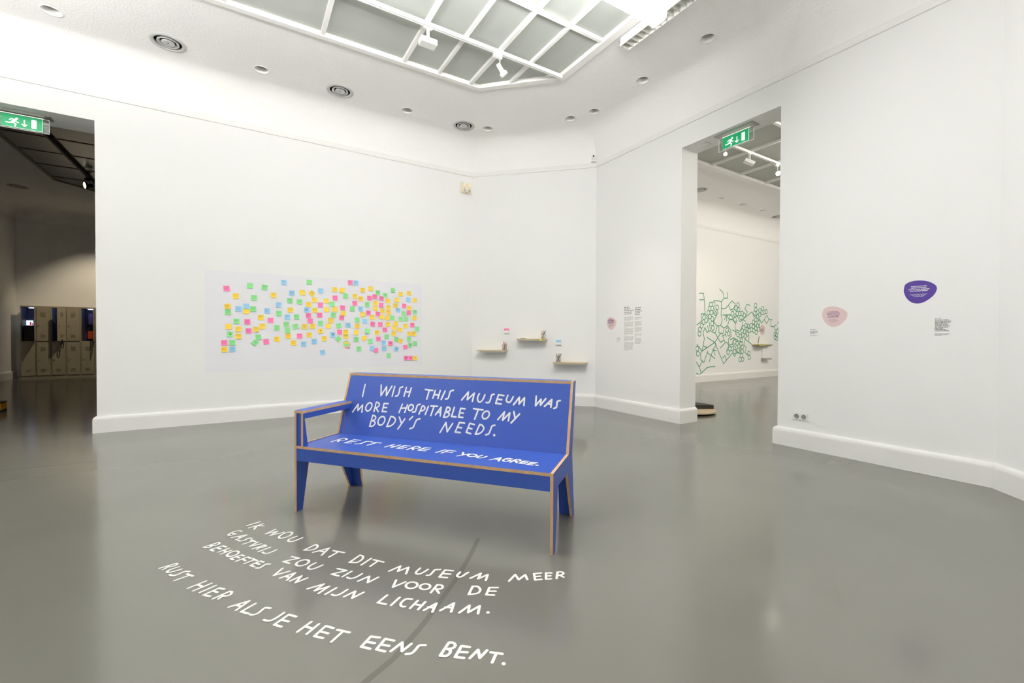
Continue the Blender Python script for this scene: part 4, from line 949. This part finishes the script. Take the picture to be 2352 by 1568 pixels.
bm = bmesh.new(); rr_ = .064; stroke(bm, [(rr_ * math.cos(2 * math.pi * i / 20), rr_ * math.sin(2 * math.pi * i / 20)) for i in range(21)], .024, .0004)
ring0 = link('tape_ring', bm, M_GREENT, mural)
for i, c in enumerate(RINGS.split()):
    o = ring0 if i == 0 else ring0.copy()
    if i: COL.objects.link(o)
    x, y = mloc(*[float(v) for v in c.split(',')]); o.matrix_local = Matrix.Translation((x, y, .0002))
# shelves and sticker beyond the mural
def mural_mat(a, b): q = hit(*zm(a, b), (0, 1, 0), MY); M_ = MWL.copy(); M_.translation = (q.x, MY, q.z); return M_
t = empty('wall_shelf', 'small wooden shelf on the mural wall holding yellowish notes', 'shelf', mw=mural_mat(1025, 985))
link('plank', bbox_((0, -.02, .001), (.78, 0, .2)), M_TAN, t); link('support_rail', bbox_((.3, -.05, .001), (.76, -.02, .16)), M_GALV, t)
bm = bmesh.new(); box(bm, (.03, .001, .06), (.4, .012, .19)); box(bm, (.02, -.05, .2005), (.36, -.012, .203)); bmesh.ops.recalc_face_normals(bm, faces=bm.faces)
tag(link('note_pile', bm, mat('yellowish_notes', srgb(176, 170, 84), .6), mw=mural_mat(1025, 985)), 'yellowish notes on the small shelf of the mural wall', 'notes')
bm = bmesh.new(); tube(bm, [(0, 0, .1), (.03, .2, .11)], .01, 8)
tag(link('pen', bm, PEN['grey'], mw=mural_mat(1068, 968)), 'grey pen standing on the small shelf of the mural wall', 'pen')
t = empty('note_dispenser', 'white wall box with a grey lower edge on the mural wall', 'note dispenser', mw=mural_mat(1160, 1215))
link('holder', bbox_((0, .05, .001), (.33, .40, .05), .005), M_WALL, t); link('tray', bbox_((0, 0, .001), (.34, .05, .14), .005), M_GALV, t)
mw = mural_mat(1185, 768); t = empty('wall_sticker', 'distant pink sticker on the mural wall through the right opening', 'sticker', mw=mw, group='pale pink wall stickers')
blob(t, [(.14 * math.cos(a), .15 * math.sin(a) * (1 - .1 * math.cos(a))) for a in [2 * math.pi * i / 12 for i in range(12)]], M_PINKV)
greek('sticker_text', t, -.08, .02, .16, 4, .025, .013, M_VIOLETINK, 90)
# round low seat half hidden by the jamb
t = empty('round_platform', 'low round platform with a black half-moon top, half hidden behind the right opening jamb', 'platform', (6.055, 4.49, 0))
RP = .405
dirx = Vector((_rt.x, _rt.y))            # flat side faces the camera
ang = math.atan2(dirx.y, dirx.x)
bm = bmesh.new(); lathe(bm, [(0, .025), (RP, .025), (RP, .045), (0, .045)], 64); link('wooden_base', bm, M_TAN, t, smooth=False)
bm = bmesh.new(); lathe(bm, [(0, 0), (RP - .04, 0), (RP - .02, .02), (RP - .005, .025), (0, .0255)], 48); link('foot', bm, M_BLACK, t)
bm = bmesh.new(); a_ = .0
hp = [(RP * math.cos(q), RP * math.sin(q)) for q in [a_ + (math.pi - 2 * a_) * i / 30 for i in range(31)]]
poly_extrude(bm, [[(x * math.cos(ang) - y * math.sin(ang), x * math.sin(ang) + y * math.cos(ang)) for x, y in hp]], lambda u, v, d: (u, v, d), .045, .105)
link('half_moon_top', bm, mat('dark_felt', (.035, .032, .026, 1), .6), t)

# ------------------------------------------------------------------ dark room on the left
DY1, DX0, DX1 = 17.2, -5.25, 2.6
DY0 = DL + WT
M_DWALL = M_WALL
wallbox('wall_dark_back', (DX0 - .1, DY1, 0), (DX1, DY1 + .12, ZT)); wallbox('wall_dark_side', (DX0 - .12, DY0, 0), (DX0, DY1, ZT)); wallbox('wall_dark_right', (DX1, DY0, 0), (DX1 + .12, DY1 + .1, ZT))
bm = bmesh.new(); sweep(bm, [(DX0, DY0), (DX0, DY1), (DX1, DY1)], [(o, z * 1.07 if z < 1 else z) for o, z in BASE], flip=-1); struct('baseboard_dark', bm, M_TRIM)
CORN2 = [(o, z + .17) for o, z in CORN]; COVE2 = [(.4 * (1 - math.cos(a)), 4.31 + .29 * math.sin(a)) for a in [math.pi / 2 * k / 10 for k in range(11)]]
bm = bmesh.new(); sweep(bm, [(DX0, DY0), (DX0, DY1), (DX1, DY1)], CORN2, flip=-1); struct('trim_5', bm, M_TRIM)
LAY3 = [(-3.56, 8.4), (-3.56, 13.62), (-2.99, 14.21), (-1.2, 14.21), (-1.2, 8.4)]; INN3 = [(-3.50, 8.46), (-3.50, 13.6), (-2.965, 14.15), (-1.26, 14.15), (-1.26, 8.46)]
VD = tuple(flo(41, 428, CT))[:2]
bm = bmesh.new(); poly_extrude(bm, [[(DX0 + .39, DY0), (DX1, DY0), (DX1, DY1 - .39), (DX0 + .39, DY1 - .39)], LAY3, circ(VD, RV)], lambda u, v, d: (u, v, d), CT, CT + .02)
sweep(bm, [(DX0, DY0), (DX0, DY1), (DX1, DY1)], COVE2, flip=-1); struct('ceiling_dark_room', bm, M_CEIL)
wallbox('ceiling_slab_dark', (DX0 - .2, DY0, 4.95), (DX1 + .2, DY1 + .2, 5.05), M_DARK)
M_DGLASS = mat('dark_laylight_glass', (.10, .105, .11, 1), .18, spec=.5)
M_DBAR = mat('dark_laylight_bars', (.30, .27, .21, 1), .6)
laylight('laylight_ceiling', 'unlit dark glass ceiling light in the dark room through the left opening', LAY3,
         [(-2.825, .03, 8.4, 14.2)], [(10.74 + .865 * k, .03, -3.52, -1.22) for k in range(-2, 4)], INN3, M_DGLASS, M_DBAR, dep=.007)
vent(VD, 'dark round air vent in the ceiling of the dark left room')
rail('black lighting track in the dark room through the left opening', (-2.825, 8.8), (-2.825, 13.9), 4.545, M_BLACK)
kx, ky, kz = flo(196, 400, 4.545); kx = -2.825
LOCK_AIM = Vector((-3.6, 17.0, 1.9))
round_head('black track spotlight in the dark room through the left opening', kx, 12.85, 4.545, (-4.6, 11.6, 3.9), m=M_BLACK, lens=M_BULBDIM, r=.05)
spot('spot_lamp', Vector((-2.75, 15.0, 4.40)), LOCK_AIM, P_SPOT_LOCK, (1, .84, .60), math.radians(62), .8, radius=.03)

# lockers
M_LOCK = mat('grey_beige_locker_steel', srgb(168, 160, 140), .5)
M_LOCKIN = mat('blue_dark_locker_inside', srgb(70, 72, 96), .5)
M_LED = mat('cool_led', (1, 1, 1, 1), .5, emit=(.45, .55, 1, 1), estr=3.2)
M_CHROME = mat('chrome', (.7, .7, .7, 1), .2, metal=1)
LF, LB, LH = 16.73, 17.18, 1.95
CWID = .293
def locker(x0, ncol, label, open_cols, noshow=()):
    t = empty('locker_cabinet', label, 'lockers', (x0, LF, 0), group='steel locker cabinets')
    Wd = CWID * ncol; D = LB - LF
    bm = bmesh.new()
    box(bm, (0, 0, 0), (.012, D, LH)); box(bm, (Wd - .012, 0, 0), (Wd, D, LH)); box(bm, (.001, -.0005, LH - .035), (Wd - .001, D - .0005, LH + .0005)); box(bm, (.001, -.0005, .0005), (Wd - .001, D - .001, .075)); box(bm, (.002, D - .01, .002), (Wd - .002, D - .002, LH - .002)); box(bm, (.002, .002, .985), (Wd - .002, D - .003, 1.005))
    for k in range(1, ncol): box(bm, (k * CWID - .012, .001, .001), (k * CWID + .012, D - .001, LH - .001))
    bmesh.ops.recalc_face_normals(bm, faces=bm.faces); link('carcass', bm, M_LOCK, t)
    for k in range(ncol):
        for up in (0, 1):
            z0, z1 = (.085, .98) if not up else (1.01, 1.912); h = z1 - z0; wd = CWID - .03
            op = up and k in open_cols
            # door hinged on its right side
            hx_ = (k + 1) * CWID - .015
            mw = Matrix.Translation((hx_, -.003, z0)) @ Matrix.Rotation(math.radians(open_cols[k]) if op else 0, 4, 'Z')
            bm = bmesh.new(); box(bm, (-wd, -.016, 0), (0, -.001, h)); bmesh.ops.recalc_face_normals(bm, faces=bm.faces)
            bmesh.ops.bevel(bm, geom=list(bm.edges), offset=.003, segments=1, affect='EDGES')
            d = link('door', bm, M_LOCK, t, mw)
            bm = bmesh.new()
            for zz in ((h - .17, h - .14, h - .20, h - .23), (.11, .14, .17)):
                for q in zz: box(bm, (-wd / 2 - .045, -.024, q), (-wd / 2 + .045, -.016, q + .012))
            box(bm, (-wd / 2 - .06, -.018, h - .115), (-wd / 2 + .06, -.0155, h - .108))
            bmesh.ops.recalc_face_normals(bm, faces=bm.faces); link('louvres', bm, M_LOCK, d)
            bm = bmesh.new(); lathe(bm, [(.016, 0), (.016, .012), (.009, .016), (.009, .028), (0, .03)], 16)
            link('knob', bm, M_CHROME, d, Matrix.Translation((-wd + .045, -.016, h * .47)) @ Matrix.Rotation(math.pi / 2, 4, 'X'), smooth=True)
            if op:
                xa = k * CWID + .013; xb = (k + 1) * CWID - .013
                bm = bmesh.new(); box(bm, (xa, D - .02, 1.006), (xb, D - .011, 1.914)); box(bm, (xa, .03, 1.006), (xa + .003, D - .012, 1.914)); box(bm, (xb - .003, .03, 1.006), (xb, D - .012, 1.914))
                bmesh.ops.recalc_face_normals(bm, faces=bm.faces); l_ = link('compartment_lining', bm, M_LOCKIN, t)
                bm = bmesh.new(); box(bm, (xa + .1, .15, 1.895), (xb - .02, .30, 1.905)); bmesh.ops.recalc_face_normals(bm, faces=bm.faces); link('led_strip', bm, M_LED, l_)
    return t
locker(-5.026, 3, 'grey steel locker cabinet, the left one, with two upper doors open', {0: 102, 2: 66})
locker(-4.147, 3, 'grey steel locker cabinet, the right one, cut off by the opening edge', {1: 98})
def lk(px, py, y=17.10): return hit(px, py, (0, 1, 0), y)
M_SCREEN = mat('lit_screen', (.5, .5, .55, 1), .3, emit=(.75, .85, 1, 1), estr=1.0)
c0 = lk(56, 735.5); c1 = lk(75, 747)
bm = bmesh.new(); box(bm, (c0.x, 17.06, c1.z), (c1.x + .02, 17.08, c0.z)); bmesh.ops.recalc_face_normals(bm, faces=bm.faces)
t = empty('video_screen', 'small bright video screen inside the open left locker', 'screen', (c0.x, 17.06, c1.z))
o = link('screen', bm, M_SCREEN, t, Matrix.Translation((-c0.x, -17.06, -c1.z)))
M_RED = mat('screen_red', srgb(200, 40, 60), .5, emit=srgb(200, 40, 60), estr=.6)
bm = bmesh.new(); box(bm, (.115, -.002, .01), (.145, -.0005, .085)); box(bm, (.155, -.002, .005), (.175, -.0005, .06)); bmesh.ops.recalc_face_normals(bm, faces=bm.faces); link('red_figure', bm, M_RED, o, Matrix.Translation((c0.x, 17.06, c1.z)))
t = empty('tablet_shelf', 'dark shelf box below the screen in the open left locker', 'shelf', (-5.0, 16.80, 1.012))
link('box', bbox_((.02, 0, 0), (.25, .30, .40), .004), M_BLACK, t)
def pic(label, name, cat, a, b, m, y=17.10):
    p0 = lk(*a, y); p1 = lk(*b, y); bm = bmesh.new(); box(bm, (0, 0, 0), (p1.x - p0.x, .008, p0.z - p1.z)); bmesh.ops.recalc_face_normals(bm, faces=bm.faces)
    return tag(link(name, bm, m, mw=Matrix.Translation((p0.x, y, p1.z))), label, cat)
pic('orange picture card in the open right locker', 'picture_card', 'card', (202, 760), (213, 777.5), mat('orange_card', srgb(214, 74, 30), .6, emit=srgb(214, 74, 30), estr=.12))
pic('dark card above the orange card in the open right locker', 'picture_card', 'card', (200, 747), (211, 759), M_BLACK, 17.095)
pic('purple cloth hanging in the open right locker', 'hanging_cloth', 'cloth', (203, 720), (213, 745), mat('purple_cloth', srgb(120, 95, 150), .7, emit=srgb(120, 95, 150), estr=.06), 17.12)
# strap hanging from the open middle door
s0 = hit(142.5, 784, (0, 1, 0), 16.6)
bm = bmesh.new()
tube(bm, [(0, 0, .06), (-.02, 0, -.03), (-.028, 0, -.10), (-.018, 0, -.17), (.0, 0, -.19), (.018, 0, -.17), (.026, 0, -.10), (.018, 0, -.03), (.0, 0, .06)], .009, 8)
tag(link('strap', bm, M_BLACK, mw=Matrix.Translation(s0)), 'black looped strap hanging below the half-open middle locker door', 'strap')
# yellow thing cut off by the left edge of the picture
yp = flo(-4, 944)
t = empty('yellow_box', 'yellow and black box on the dark room floor at the left picture edge', 'box', (yp.x, yp.y, 0))
link('body', bbox_((-.32, -.1, .02), (.06, .12, .13), .01), mat('yellow_plastic', srgb(206, 150, 20), .4), t)
link('base', bbox_((-.32, -.1, 0), (.06, .12, .022), .005), M_BLACK, t); link('lid', bbox_((-.325, -.105, .13), (.062, .125, .145), .004), M_BLACK, t)
